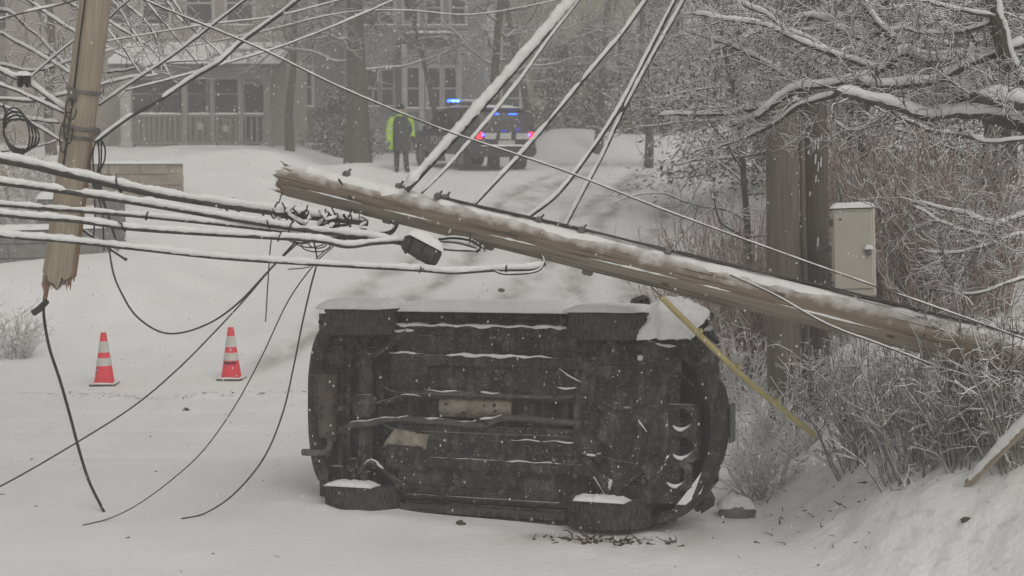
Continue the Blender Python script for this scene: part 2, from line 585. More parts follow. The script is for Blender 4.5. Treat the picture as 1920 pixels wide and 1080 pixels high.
    def grid(s, V, nu, nv):
        F = []
        for i in range(nu - 1):
            for j in range(nv - 1):
                F.append((i * nv + j, i * nv + j + 1, (i + 1) * nv + j + 1, (i + 1) * nv + j))
        return s.add(V, F)

    def pillow(s, c, lx, ly, h, ax=(1, 0, 0), ay=(0, 1, 0), up=(0, 0, 1), nu=26, nv=10, p=5.0, seed=0, lump=0.25, edge=0.10):
        """a pad of snow lying on a surface at c"""
        ax, ay, up, c = [np.array(q, float) for q in (ax, ay, up, c)]
        u = np.linspace(-1, 1, nu); v = np.linspace(-1, 1, nv)
        UU, VV = np.meshgrid(u, v, indexing='ij')
        prof = (1 - np.abs(UU) ** p) * (1 - np.abs(VV) ** p)
        prof = np.clip(prof, 0, 1) ** 0.6
        nz = 1 + lump * 2 * fbm(UU * 3 * lx / max(ly, .1) + seed * 7, VV * 3 + seed * 3, seed, 3)
        ed = 1 + edge * 2 * fbm(UU * 4 + seed, VV * 4, seed + 5, 3)
        hh = h * prof * nz
        V = c + (UU * ed * lx / 2)[..., None] * ax + (VV * ed * ly / 2)[..., None] * ay + hh[..., None] * up
        s.grid(V.reshape(-1, 3), nu, nv)
        V2 = c + (UU * ed * lx / 2)[..., None] * ax + (VV * ed * ly / 2)[..., None] * ay - 0.004 * up
        return s.grid(V2.reshape(-1, 3)[::-1], nu, nv)

    def build(s, name, mt, parent=None, world=False, smooth=35):
        V = np.concatenate(s.v) if s.v else np.zeros((0, 3))
        if world and parent is not None:
            M = np.array(world_of(parent).inverted())
            V = V @ M[:3, :3].T + M[:3, 3]
        me = bpy.data.meshes.new(name)
        me.from_pydata(V.tolist(), [], s.f)
        me.update()
        return link_mesh(name, me, mt, parent, smooth)


def spline(pts, n):
    """Catmull-Rom through pts, n samples evenly along it"""
    P = [Vector(p) for p in pts]
    P = [P[0] * 2 - P[1]] + P + [P[-1] * 2 - P[-2]]
    out = []
    for i in range(1, len(P) - 2):
        a, b_, c, d = P[i - 1], P[i], P[i + 1], P[i + 2]
        for k in range(16):
            t_ = k / 16
            out.append(0.5 * ((2 * b_) + (c - a) * t_ + (2 * a - 5 * b_ + 4 * c - d) * t_ ** 2 + (3 * b_ - a - 3 * c + d) * t_ ** 3))
    out.append(P[-2])
    A = np.array([tuple(p) for p in out])
    L = np.concatenate([[0], np.cumsum(np.linalg.norm(np.diff(A, axis=0), axis=1))])
    q = np.linspace(0, L[-1], n)
    return np.stack([np.interp(q, L, A[:, k]) for k in range(3)], 1), L[-1]


def snow_on(P, rw, rs, seed=0, gaps=0.0, plaster=0.25):
    """a ridge of snow on top of a wire or limb P of radius rw: list of tubes (pts, radii)"""
    n = len(P)
    T = np.gradient(P, axis=0)
    T /= np.linalg.norm(T, axis=1, keepdims=True) + 1e-9
    hor = np.sqrt(np.clip(1 - T[:, 2] ** 2, 0, 1))
    L = np.concatenate([[0], np.cumsum(np.linalg.norm(np.diff(P, axis=0), axis=1))])
    no = vnoise(L * 9 + seed * 13.7, L * 0 + seed, seed)
    no2 = vnoise(L * 2.2 + seed * 5.1, L * 0 + seed, seed + 3)
    no3 = vnoise(L * 26 + seed * 3.3, L * 0 + seed, seed + 7)
    rad = rs * (0.50 + 0.30 * no + 0.32 * no2 + 0.20 * no3) * (0.55 + 0.45 * hor)
    if gaps:
        rad = rad * np.clip((0.6 * no2 + 0.4 * no - gaps) * 9 + 0.5, 0.0, 1)
    end = np.minimum(L, L[-1] - L) / (rs * 2.5)
    rad = rad * np.sqrt(np.clip(end, 0.02, 1))
    S = np.cross(T, np.array([0, 0, 1.0])); S /= np.linalg.norm(S, axis=1, keepdims=True) + 1e-9
    U = np.cross(S, T) + np.array([0, -plaster, 0])
    U -= T * np.sum(U * T, axis=1, keepdims=True)
    U /= np.linalg.norm(U, axis=1, keepdims=True) + 1e-9
    C_ = P + U * (np.asarray(rw)[..., None] * 0.55 + rad[:, None] * 0.55 if np.ndim(rw) else (rw * 0.55 + rad[:, None] * 0.55))
    return C_, rad


CN = [0]


def cable(name, label, cat, pts, r, rs=0.0, mt='cable', gaps=0.0, group=None, parent=None, twist=None, step=0.03, plaster=0.25, ties=0):
    P3 = [at(*p) if len(p) == 3 else Vector(p[1:]) for p in pts]
    A, L = spline(P3, 12)
    n = max(8, min(260, int(L / step)))
    A, L = spline(P3, n)
    CN[0] += 1
    base = Vector(A[0])
    mb = MB()
    loc = A - np.array(base)
    if twist:
        d_, turns = twist
        s_ = np.linspace(0, L * turns * 2 * math.pi, n)
        off = np.stack([0.3 * np.cos(s_), np.sin(s_) * 0.2, np.cos(s_)], 1) * d_
        mb.tube(loc + off, r * 0.7, 5)
        mb.tube(loc - off, r * 0.7, 5)
    else:
        mb.tube(loc, r, 6)
    o = mb.build(name, mt, parent)
    if not parent:
        o.location = base
        tag(o, label, cat, group)
    if ties:
        tmb = MB()
        for _k in range(ties):
            i_ = random.randint(int(n * .45), n - 3)
            rt_ = (r + rs * .5) * random.uniform(.9, 1.15)
            cc = Vector(loc[i_]) + Vector((0, -rs * .15, rs * .35)); sk = random.uniform(-.5, .5)
            tmb.tube([cc + Vector((sk * rt_ * math.sin(q_), rt_ * math.cos(q_), rt_ * 1.1 * math.sin(q_))) for q_ in np.linspace(0, 2 * math.pi, 11)], random.uniform(.004, .008), 5)
            if random.random() < .5:
                e_ = cc + Vector((random.uniform(-.04, .04), -rt_, random.uniform(-.10, .09)))
                tmb.tube([cc + Vector((0, -rt_ * .9, 0)), (cc + e_) / 2 + Vector((.01, -rt_ * .6, 0)), e_], .005, 5)
        tag(tmb.build('ties', 'black_cable', o), kind='stuff')
    if rs:
        c, rad = snow_on(loc, r, rs, CN[0], max(gaps, .17), plaster)
        MB().tube(c, rad, 8, sx=0.8, rough=0.09).build('snow_cover', 'snow', o, smooth=60)
    return o


# ---- branching plants
class Twigs:
    """many tapered twigs in one mesh; a four-sided section whose upper two faces carry the snow"""

    def __init__(s):
        s.g = {}

    def add(s, P, r0, r1, load=1.5):
        P = np.asarray(P, float)
        k = len(P)
        s.g.setdefault(k, []).append((P, np.linspace(r0, r1, k), load))

    def count(s):
        return sum(len(v) for v in s.g.values())

    def build(s, name, mt, parent=None, world=False, off=None):
        VV = []; FF = []; n0 = 0
        for k, lst in s.g.items():
            P = np.stack([q[0] for q in lst]); Rr = np.stack([q[1] for q in lst]); ld = np.array([q[2] for q in lst])
            T = np.gradient(P, axis=1)
            T /= np.linalg.norm(T, axis=2, keepdims=True) + 1e-9
            up = np.zeros_like(T); up[..., 2] = 1
            up[np.abs(T[..., 2]) > 0.95] = (0.3, 1, 0)
            S = np.cross(T, up); S /= np.linalg.norm(S, axis=2, keepdims=True) + 1e-9
            U = np.cross(S, T)
            hor = np.sqrt(np.clip(1 - T[..., 2] ** 2, 0, 1))
            topr = Rr * (1 + (ld[:, None] - 1) * hor)
            ring = np.stack([P + S * Rr[..., None], P + U * topr[..., None], P - S * Rr[..., None], P - U * Rr[..., None]], 2)
            m_ = len(lst)
            VV.append(ring.reshape(-1, 3))
            b_ = n0 + (np.arange(m_)[:, None, None] * k + np.arange(k - 1)[None, :, None]) * 4
            j = np.arange(4)[None, None, :]; q = (j + 1) % 4
            F = np.stack([b_ + j, b_ + q, b_ + 4 + q, b_ + 4 + j], -1).reshape(-1, 4)
            FF.append(F)
            n0 += m_ * k * 4
        V = np.concatenate(VV); F = np.concatenate(FF)
        if world and parent is not None:
            M = np.array(world_of(parent).inverted())
            V = V @ M[:3, :3].T + M[:3, 3]
        me = bpy.data.meshes.new(name)
        me.vertices.add(len(V)); me.vertices.foreach_set('co', V.astype(np.float32).ravel())
        me.loops.add(F.size); me.loops.foreach_set('vertex_index', F.astype(np.int32).ravel())
        me.polygons.add(len(F))
        me.polygons.foreach_set('loop_start', np.arange(0, F.size, 4, dtype=np.int32))
        me.update(calc_edges=True)
        return link_mesh(name, me, mt, parent, 0)


def rdir(rng, base, spread):
    d = np.asarray(base, float) + rng.normal(0, spread, 3)
    return d / (np.linalg.norm(d) + 1e-9)


def twig_line(rng, p, d, L, k, wob=0.18, droop=0.0):
    P = [np.array(p, float)]
    d = np.array(d, float)
    for i in range(k - 1):
        d = d + rng.normal(0, wob, 3) + np.array([0, 0, -droop])
        d /= np.linalg.norm(d)
        P.append(P[-1] + d * L / (k - 1))
    return np.array(P), d


def sprout(rng, tw, P, r, lvl, dens, Lm, spread=0.7, droop=0.03, load=1.6, bias=(0, 0, 0.15), rmin=0.003, ratio=0.55, kk=(5, 4, 3), wob=0.2):
    """side twigs along the line P, and twigs on those twigs"""
    seg = np.linalg.norm(np.diff(P, axis=0), axis=1)
    L = seg.sum(); cum = np.concatenate([[0], np.cumsum(seg)])
    n = rng.poisson(dens * L)
    for _ in range(n):
        s_ = rng.uniform(0.08, 1.0) * L
        p = np.array([np.interp(s_, cum, P[:, q]) for q in range(3)])
        i = min(np.searchsorted(cum, s_), len(P) - 1)
        tan = P[i] - P[max(i - 1, 0)]
        tan = tan / (np.linalg.norm(tan) + 1e-9)
        d = rdir(rng, tan * 0.55 + np.array(bias), spread)
        l_ = Lm * rng.uniform(0.35, 1.2) * (1.1 - 0.45 * s_ / L)
        rr = max(rmin, r * rng.uniform(0.4, 0.7))
        Q, _d = twig_line(rng, p, d, l_, kk[0], wob, droop)
        tw.add(Q, rr, rr * 0.45, load)
        if lvl > 1:
            sprout(rng, tw, Q, rr, lvl - 1, dens * 1.9, Lm * ratio, spread, droop, load, bias, rmin, ratio, kk[1:] if len(kk) > 1 else kk, wob)


def shrub(name, label, base, height, width, nst, mt, seed, lvl=2, dens=6, load=1.5, r=0.008, spread=0.35, group=None, cat='shrub', depth=None, Lm=0.3, rmin=0.003, out=0.5, droop=0.0, leaves=0):
    rng = np.random.default_rng(seed)
    root = empty(name, base, label, cat, group)
    tw = Twigs(); tf = Twigs()
    depth = depth or width * 0.6
    for i in range(nst):
        a = rng.uniform(0, 2 * math.pi); q = math.sqrt(rng.uniform())
        ox, oy = math.cos(a) * q, math.sin(a) * q
        bx, by = ox * width * 0.5 * (1 - out), oy * depth * 0.5 * (1 - out)
        hz = h1(base[0] + bx, base[1] + by) - base[2] - 0.04
        hh = height * rng.uniform(0.55, 1.05) * (1 - 0.25 * q * q)
        tgt = np.array([ox * width * 0.5 - bx, oy * depth * 0.5 - by, hh])
        d = rdir(rng, tgt / np.linalg.norm(tgt), 0.08)
        P, _ = twig_line(rng, (bx, by, hz), d, hh * 1.08, 7, 0.10, droop)
        rr = r * rng.uniform(0.5, 1.7)
        tw.add(P, rr, rr * 0.35, load)
        sprout(rng, tf, P, rr, lvl, dens, Lm, spread, 0.02, load, (0, 0, 0.3), rmin)
    tag(tw.build('stems', mt, root), kind='stuff')
    tag(tf.build('twigs', mt, root), kind='stuff')
    if leaves:
        ends = np.concatenate([q[0][-2:] for q in next(iter(tf.g.values()))])
        C_ = ends[rng.integers(0, len(ends), leaves)]
        cl_c = C_[rng.integers(0, leaves, 12)]
        C_ = np.concatenate([C_[:leaves // 2], cl_c[rng.integers(0, 12, leaves - leaves // 2)] + rng.normal(0, .035, (leaves - leaves // 2, 3))])
        o_ = rng.normal(0, 1, (leaves, 3)); o_ /= np.linalg.norm(o_, axis=1, keepdims=True)
        s_ = np.cross(o_, rng.normal(0, 1, (leaves, 3))); s_ /= np.linalg.norm(s_, axis=1, keepdims=True)
        z_ = rng.uniform(.010, .024, leaves)[:, None]
        V_ = np.stack([C_ - o_ * z_, C_ + s_ * z_ * .5, C_ + o_ * z_, C_ - s_ * z_ * .5], 1).reshape(-1, 3)
        tag(MB().add(V_, [(4 * i, 4 * i + 1, 4 * i + 2, 4 * i + 3) for i in range(leaves)]).build('dead_leaves', 'brown_leaf', root, smooth=0), kind='stuff')
    return root


def bare_tree(name, label, base, height, r0, seed, mt_b='bark', mt_t='twig_dark', snow=True, nl=14, Lm=3.5, dens=1.2, lvl=2, first=0.25, group=None, lean=(0, 0), sub=1.0, load=1.7, rmin=0.010, droop=0.04, up=0.25):
    rng = np.random.default_rng(seed)
    root = empty(name, base, label, 'tree', group)
    P, _ = twig_line(rng, (0, 0, -0.15), (lean[0], lean[1], 1), height, 10, 0.07)
    rad = r0 * (1 - 0.75 * np.linspace(0, 1, 10)) * (1 + 0.4 * np.exp(-np.linspace(0, 10, 10)))
    A, _l = spline(P, 28)
    rr = np.interp(np.linspace(0, 1, 28), np.linspace(0, 1, 10), rad)
    MB().tube(A, rr, 10).build('trunk', 'bark', root)
    tw = Twigs(); sn = MB(); lm = MB()
    for i in range(nl):
        s_ = first + (0.98 - first) * (i + rng.uniform(0, 1)) / nl
        p = np.array([np.interp(s_ * height, np.linspace(0, height, 10), P[:, q]) for q in range(3)])
        a = i * 2.4 + rng.uniform(-0.5, 0.5)
        d = np.array([math.cos(a), math.sin(a), up + rng.uniform(-0.1, 0.5)])
        d /= np.linalg.norm(d)
        l_ = Lm * (1.15 - 0.7 * s_) * rng.uniform(0.7, 1.2)
        rl = min(r0 * 0.42, .075) * (1.1 - 0.75 * s_)
        Q, _ = twig_line(rng, p, d, l_, 8, 0.22, droop)
        B, _l = spline(Q, 22)
        rad = np.linspace(rl, rl * 0.25, 22)
        lm.tube(B, rad, 6)
        c, rs = snow_on(B, rad, rl * 0.5, seed + i, 0.3)
        sn.tube(c, rs, 5, rough=.1)
        sprout(rng, tw, Q, rl * 0.5, lvl, dens, l_ * 0.42, 0.6, droop, load, (0, 0, 0.15), rmin, 0.55, (5, 4, 3))
    lo = lm.build('limbs', mt_b, root)
    if snow:
        sn.build('snow_cover', 'snow', lo, smooth=60)
    tag(tw.build('crown', mt_t, root), kind='stuff')
    return root


def conifer(name, label, base, height, width, n, seed, mt='needle', group=None, trunk=0.12, size=0.09, shape=0.9, cat='tree'):
    """evergreen: a trunk, boughs and many small leaf faces"""
    rng = np.random.default_rng(seed)
    root = empty(name, base, label, cat, group)
    MB().tube([(0, 0, -0.2), (0.03, 0, height * 0.5), (0, 0.02, height * 0.97)], [trunk, trunk * 0.6, 0.02], 8).build('trunk', 'bark', root)
    nb = max(30, n // 90)
    V = []; F = []
    bt = rng.uniform(0, 1, nb) ** 1.25
    ba = rng.uniform(0, 2 * math.pi, nb)
    bl = width * 0.5 * (1 - bt) ** shape * rng.uniform(0.55, 1.15, nb) + 0.12
    k = rng.integers(0, nb, n)
    q = rng.uniform(0.1, 1, n) ** 0.6
    rad = bl[k] * q
    x = np.cos(ba[k]) * rad; y = np.sin(ba[k]) * rad
    z = 0.05 * height + bt[k] * height * 0.93 - 0.22 * rad * q + 0.06 * np.sin(q * 9)
    sp = 0.05 + 0.13 * bl[k] * q
    C_ = np.stack([x, y, z], 1) + rng.normal(0, 1, (n, 3)) * sp[:, None] * np.array([1, 1, 0.55])
    out = np.stack([np.cos(ba[k]), np.sin(ba[k]), np.full(n, -0.15)], 1) + rng.normal(0, 0.5, (n, 3))
    out /= np.linalg.norm(out, axis=1, keepdims=True)
    side = np.cross(out, np.stack([np.zeros(n), np.zeros(n), np.ones(n)], 1) + rng.normal(0, 0.45, (n, 3)))
    side /= np.linalg.norm(side, axis=1, keepdims=True) + 1e-9
    sz = size * rng.uniform(0.6, 1.5, n)[:, None]
    V = np.stack([C_ - out * sz, C_ + side * sz * 0.38, C_ + out * sz * 1.2, C_ - side * sz * 0.38], 1).reshape(-1, 3)
    me = bpy.data.meshes.new('crown')
    me.vertices.add(len(V)); me.vertices.foreach_set('co', V.astype(np.float32).ravel())
    me.loops.add(4 * n); me.loops.foreach_set('vertex_index', np.arange(4 * n, dtype=np.int32))
    me.polygons.add(n); me.polygons.foreach_set('loop_start', np.arange(0, 4 * n, 4, dtype=np.int32))
    me.update(calc_edges=True)
    tag(link_mesh('crown', me, mt, root, 0), kind='stuff')
    return root

# ================================================================== ground
def axis_pts(lo, hi, c0, c1, fine, growth):
    xs = list(np.arange(c0, c1, fine))
    st = fine; x = c1
    while x < hi:
        xs.append(x); st *= growth; x += st
    xs.append(hi)
    st = fine; x = c0
    left = []
    while x > lo:
        st *= growth; x -= st
        left.append(max(x, lo))
    return np.array(sorted(set(left + xs)))


gx = axis_pts(-120, 120, -5.0, 5.0, 0.05, 1.045)
gy = axis_pts(-14, 140, 11.0, 22, 0.055, 1.024)
GX, GY = np.meshgrid(gx, gy, indexing='ij')
GZ = H(GX, GY)
nx, ny = GX.shape
V = np.stack([GX, GY, GZ], -1).reshape(-1, 3)
ii = (np.arange(nx - 1)[:, None] * ny + np.arange(ny - 1)[None, :]).ravel()
F = np.stack([ii, ii + ny, ii + ny + 1, ii + 1], 1)
me = bpy.data.meshes.new('ground')
me.vertices.add(len(V)); me.vertices.foreach_set('co', V.astype(np.float32).ravel())
me.loops.add(F.size); me.loops.foreach_set('vertex_index', F.astype(np.int32).ravel())
me.polygons.add(len(F)); me.polygons.foreach_set('loop_start', np.arange(0, F.size, 4, dtype=np.int32))
me.update(calc_edges=True)
sl = ruts(GX, GY) * 0.85
cx_ = 0.5 + 0.13 * (GY - 23)
sl = np.maximum(sl, 0.05 * np.exp(-((GX - cx_ + 1.4) / 3.2) ** 2) * sstep(23, 29, GY) * (1 - sstep(44, 50, GY)))
sl = np.maximum(sl, 0.75 * np.exp(-((GY - 49.3) / 1.6) ** 2) * sstep(-2, 2, GX))
for (cx0, cy0, rx, ry, w) in ((0.55, 13.05, 0.55, 0.22, 1.0), (1.0, 13.2, 0.9, 0.5, 0.5), (-1.6, 25.0, 1.0, 0.9, 0.7), (-.3, 27.5, .8, 1.2, .5), (1.9, 38, 1.2, 1.5, .6), (2.9, 41, 1.4, 1.2, .7)):
    sl = np.maximum(sl, w * np.exp(-((GX - cx0) / rx) ** 2 - ((GY - cy0) / ry) ** 2))
dt = 0.22 * sstep(0.15, 0.6, bank_d(GX, GY)) * (1 - sstep(26, 32, GY)) * 0.8
dt = np.maximum(dt, np.exp(-((GX - 0.75) / 0.45) ** 2 - ((GY - 12.95) / 0.16) ** 2))
dt = np.maximum(dt, 0.8 * np.exp(-((GY - 20.9) / 0.18) ** 2) * (np.abs(GX + 6) < 3))
for nm, arr in (('slush', sl), ('dirt', dt)):
    at_ = me.attributes.new(nm, 'FLOAT', 'POINT')
    at_.data.foreach_set('value', arr.astype(np.float32).ravel())
tag(link_mesh('ground', me, 'snow_ground', None, 180), 'snow-covered street and sloping ground', kind='structure')

# ================================================================== overturned car
CAR_R = Matrix(((0.925185, 0.001605, 0.379512), (-0.378794, -0.057739, 0.923678), (0.023395, -0.998330, -0.052812)))
car = empty('overturned_suv', (-0.3812, 13.6651, 0.9452), 'dark compact SUV lying on its side, snowy underbody facing the viewer, under the fallen pole', 'car', rot=CAR_R.to_euler())
car.scale = (0.9, 1, 1)                     # a short-wheelbase body; the wheels are scaled back to round
UPL = np.array(CAR_R.transposed() @ Vector((0, 0, 1)))       # up, in the car's own axes
WX, WY, WR, WW = 1.31, 0.795, 0.355, 0.235


def car_section(x, zb, wb, w, zbelt, wr, zr):
    half = [(wb, zb), (w - .015, zb + .10), (w, zb + 0.28), (w, zbelt - .05), (w - .03, zbelt), (wr + (w - wr) * .25, zbelt + (zr - zbelt) * .62), (wr, zr - .06), (wr - .09, zr - .005)]
    pts = [(x, y, z) for y, z in half] + [(x, -y, z) for y, z in reversed(half)]
    return pts


st_car = [(-2.00, .60, .50, .60, .93, .50, 1.02), (-1.96, .58, .58, .68, .96, .56, 1.25), (-1.86, .60, .68, .76, .98, .62, 1.56), (-1.62, .70, .78, .86, .99, .66, 1.63), (-1.3, .74, .84, .90, 1.0, .68, 1.65),
          (-.2, .50, .84, .905, 1.0, .69, 1.67), (.45, .50, .84, .905, 1.0, .67, 1.60), (.85, .52, .84, .90, 1.0, .66, 1.34), (1.12, .66, .84, .90, .99, .70, 1.10),
          (1.35, .74, .83, .89, .96, .72, 1.05), (1.85, .62, .76, .84, .90, .68, .98), (2.10, .56, .60, .70, .80, .58, .88), (2.22, .56, .48, .56, .74, .45, .80)]
MB().loft([car_section(*s_) for s_ in st_car]).build('body', 'car_paint', car)
# outer side panels with wheel arches (x, z)
for sg in (-1, 1):
    poly = [(-1.80, .62), (-1.78, .45), (-1.72, .40)]
    for k in range(13):
        a = math.pi * (1 - k / 12)
        poly.append((-WX + .40 * math.cos(a), .38 + .38 * math.sin(a)))
    poly += [(-.88, .27), (.88, .27)]
    for k in range(13):
        a = math.pi * (1 - k / 12)
        poly.append((WX + .40 * math.cos(a), .38 + .38 * math.sin(a)))
    poly += [(1.74, .40), (1.82, .45), (1.86, .62), (1.80, .80), (-1.75, .80)]
    a_, b_ = (0.835, 0.895) if sg > 0 else (-0.895, -0.835)
    MB().prism(poly, a_, b_, 1).build('side_panel', 'car_paint', car)
# glass on both flanks (thin, proud of the shell)
for sg in (-1, 1):
    for x0, x1, x2, x3 in ((-1.75, -1.02, -1.05, -1.62), (-.95, -.12, -.15, -.92), (-.05, .95, .42, -.08)):
        w0, w1 = .885, .745
        Vq = [(x0, sg * w0, 1.04), (x1, sg * w0, 1.04), (x2, sg * w1, 1.50), (x3, sg * w1, 1.50)]
        Vo = [(x, y + sg * .012, z) for x, y, z in Vq]
        MB().add(Vq + Vo, [(0, 1, 2, 3), (7, 6, 5, 4), (0, 4, 5, 1), (1, 5, 6, 2), (2, 6, 7, 3), (3, 7, 4, 0)]).build('window', 'car_glass', car)
# floor: two halves with a tunnel between, pressed ribs standing out of them
fl = MB()
fl.rbox((.08, -.46, .335), (2.0, .68, .06), .012)
fl.rbox((.08, .46, .335), (2.0, .68, .06), .012)
fl.box((-.25, 0, .47), (3.3, 1.7, .03))
for y0, z0 in ((-.62, .304), (-.26, .306), (.29, .306), (.61, .304)):
    for x0, x1 in ((-.86, -.28), (-.24, .38), (.44, 1.02)):
        fl.rbox(((x0 + x1) / 2, y0, z0), (x1 - x0, .12, .018), .009)
fl.build('floor_pan', 'underbody', car)
for sg in (-1, 1):
    MB().rbox((0, sg * (.91 if sg > 0 else .845), .34 if sg > 0 else .29), (1.80, .18 if sg > 0 else .12, .15), .05).build('sill', 'underbody', car)
    rl = MB().rbox((.12, sg * .455, .285), (2.15, .095, .07), .015)
    for xk in np.linspace(-.8, 1.0, 9):
        rl.lathe([(.018, .238), (.018, .252)], 8, (xk, sg * .455, 0))
    rl.build('frame_rail', 'underbody', car)
    pl = MB().rbox((.02, sg * .755, .268), (1.62, .022, .035), .006)
    pl.build('pinch_seam', 'underbody', car)
# tunnel heat shields
hs = MB()
for x0, x1, y0, y1, z0 in ((-.47, .30, -.135, .05, .315),):
    nu, nv = 14, 8
    uu = np.linspace(0, 1, nu); vv = np.linspace(0, 1, nv)
    Vh = [(x0 + (x1 - x0) * a, y0 + (y1 - y0) * c, z0 + .05 * (2 * c - 1) ** 2 + .012 * math.sin(a * 40)) for a in uu for c in vv]
    hs.grid(Vh, nu, nv)
    hs.grid([(p[0], p[1], p[2] + .006) for p in Vh][::-1], nu, nv)
hs.build('heat_shield', 'heat_shield', car)
hs2 = MB()
Vh = []
for a in np.linspace(0, 1, 10):
    for c in np.linspace(0, 1, 6):
        Vh.append((-1.04 + .48 * a - .03 * c + .10 * (1 - a) * (1 - c), .17 + .17 * c + .07 * a * (.6 + .4 * c), .255 + .03 * (2 * c - 1) ** 2 + .008 * math.sin(a * 22 + c * 5)))
hs2.grid(Vh, 10, 6)
hs2.grid([(p[0], p[1], p[2] + .01) for p in Vh][::-1], 10, 6)
hs2.build('heat_shield', 'heat_shield', car)
MB().rbox((-.80, .42, .285), (.46, .24, .09), .03).build('canister', 'underbody', car)
# exhaust
ex, _ = spline([(1.25, .02, .33), (.95, .05, .30), (.45, .03, .285), (.22, .035, .28), (.08, .09, .28), (-.02, .105, .28), (-.45, .09, .28), (-.98, .08, .28), (-1.18, .13, .27), (-1.42, .15, .29), (-1.56, .22, .36), (-1.62, .2, .40)], 70)
exo = MB().tube(ex, .027, 10).build('exhaust_pipe', 'rust', car)
mu = MB()
prof = [(.02, -.30), (.09, -.295), (.105, -.27), (.105, .27), (.09, .295), (.02, .30)]
mu.lathe(prof, 18, (-1.76, -.005, .40), axis=1)
muo = mu.build('muffler', 'rust', car)
tp, _ = spline([(-1.74, .28, .40), (-1.74, .37, .39), (-1.80, .43, .38), (-2.04, .435, .36)], 24)
MB().tube(tp, .032, 10).build('tailpipe', 'steel', muo)
# fuel tank and guard
ft = MB().rbox((-.77, -.345, .285), (.40, .34, .13), .05)
ft.rbox((-.77, -.345, .215), (.30, .24, .03), .012)
ft.build('fuel_tank', 'underbody', car)
# rear suspension
rs_ = MB()
rs_.rbox((-1.30, 0, .36), (.16, 1.10, .10), .03)
rs_.rbox((-1.55, 0, .40), (.10, 1.15, .09), .03)
rs_.rbox((-1.28, -.03, .29), (.26, .20, .16), .05)
rs_.build('rear_subframe', 'underbody', car)
for sg in (-1, 1):
    ar = MB()
    p1, _ = spline([(-.80, sg * .71, .28), (-1.0, sg * .58, .26), (-1.17, sg * .475, .25), (-1.30, sg * .55, .27), (-1.44, sg * .70, .29)], 24)
    ar.tube(p1, .03, 8)
    ar.tube([(-1.30, sg * .30, .33), (-1.31, sg * .66, .30)], .035, 8)
    ar.tube([(-1.50, sg * .35, .36), (-1.40, sg * .66, .32)], .022, 8)
    ar.lathe([(.05, -.06), (.065, -.05), (.065, .05), (.05, .06)], 14, (-1.31, sg * .63, .34), axis=1)
    spn, _ = spline([(-1.42 + .055 * math.cos(k * .9), sg * .52 + .055 * math.sin(k * .9), .27 + k * .008) for k in range(30)], 90)
    ar.tube(spn, .009, 5)
    a_o = ar.build('rear_arm', 'underbody', car)
# drive shaft
MB().tube([(-1.2, -.03, .31), (-.6, -.175, .34), (.9, -.17, .34)], .022, 10).build('drive_shaft', 'underbody', car)
# brake and fuel lines
bl = MB()
for y0, z0 in ((-.175, .30), (-.16, .295), (.175, .30)):
    p1, _ = spline([(-1.1, y0 - .05, .33), (-.9, y0, z0), (0, y0 + .004, z0), (.85, y0, z0), (1.1, y0 * 1.4, .33)], 40)
    bl.tube(p1, .006, 5)
tag(bl.build('brake_lines', 'steel', car), kind='stuff')
bo = MB()
for x_, y_ in [(x_, y_) for x_ in (-.86, -.3, .25, .8, .98) for y_ in (-.66, -.38, .38, .68)] + [(1.02, -.5), (1.02, .5), (1.7, -.4), (1.7, 0), (1.7, .4), (-1.3, -.4), (-1.3, .4), (-1.55, 0)]:
    bo.lathe([(.022, .235), (.024, .245), (.024, .32)], 8, (x_ + random.uniform(-.03, .03), y_, 0))
tag(bo.build('bolts', 'rust', car), kind='stuff')
# engine bay: subframe, sump, gearbox, splash plates
fs = MB()
fs.rbox((1.02, 0, .325), (.15, 1.15, .09), .03)
fs.rbox((1.72, 0, .31), (.12, 1.05, .08), .025)
for sg in (-1, 1):
    fs.rbox((1.37, sg * .46, .315), (.74, .11, .08), .03)
fs.rbox((1.37, 0, .42), (.8, 1.3, .04), .01)
fs.build('front_subframe', 'underbody', car)
eg = MB()
eg.rbox((1.30, -.18, .315), (.40, .34, .15), .05)
eg.rbox((1.33, -.18, .235), (.26, .22, .04), .02)
eg.rbox((1.44, .18, .33), (.36, .36, .15), .07)
eg.rbox((1.25, .12, .30), (.20, .22, .12), .05, rot=(0, 0, .5))
eg.lathe([(.05, .22), (.06, .24), (.06, .34)], 14, (1.5, -.05, 0))
eg.lathe([(.035, .25), (.045, .27), (.045, .36)], 12, (1.22, .34, 0))
for k in range(9):
    eg.rbox((random.uniform(1.08, 1.75), random.uniform(-.6, .6), random.uniform(.29, .36)), (random.uniform(.05, .16), random.uniform(.04, .12), random.uniform(.04, .08)), .02, rot=(random.uniform(-.4, .4), random.uniform(-.4, .4), random.uniform(0, 3)))
eg.build('engine_underside', 'underbody', car)
gl_ = MB()
for k in range(420):
    gx_, gy_ = random.uniform(-1.85, 2.0), random.uniform(-.80, .82)
    r_ = random.uniform(.006, .03)
    zc_ = random.uniform(.25, .33)
    gl_.lathe([(.002, -r_ * .5), (r_ * random.uniform(.6, 1.1), -r_ * .2), (r_ * random.uniform(.7, 1.2), r_ * .3), (.002, r_ * .6)], 6, (gx_, gy_, zc_))
tag(gl_.build('caked_grime', 'underbody', car, smooth=60), kind='stuff')
ut = MB()
nu_, nv_ = 44, 60
UX, UY = np.meshgrid(np.linspace(.98, 2.0, nu_), np.linspace(-.66, .70, nv_), indexing='ij')
UZ = .285 + .13 * fbm(UX * 4.2, UY * 4.2, 44, 4) + .05 * (np.abs(UX - 1.33) < .30) * (np.abs(UY) > .52) + .06 * sstep(1.85, 2.0, UX)
ut.grid(np.stack([UX, UY, UZ], -1).reshape(-1, 3), nu_, nv_)
ut.build('undertray', 'underbody', car, smooth=60)
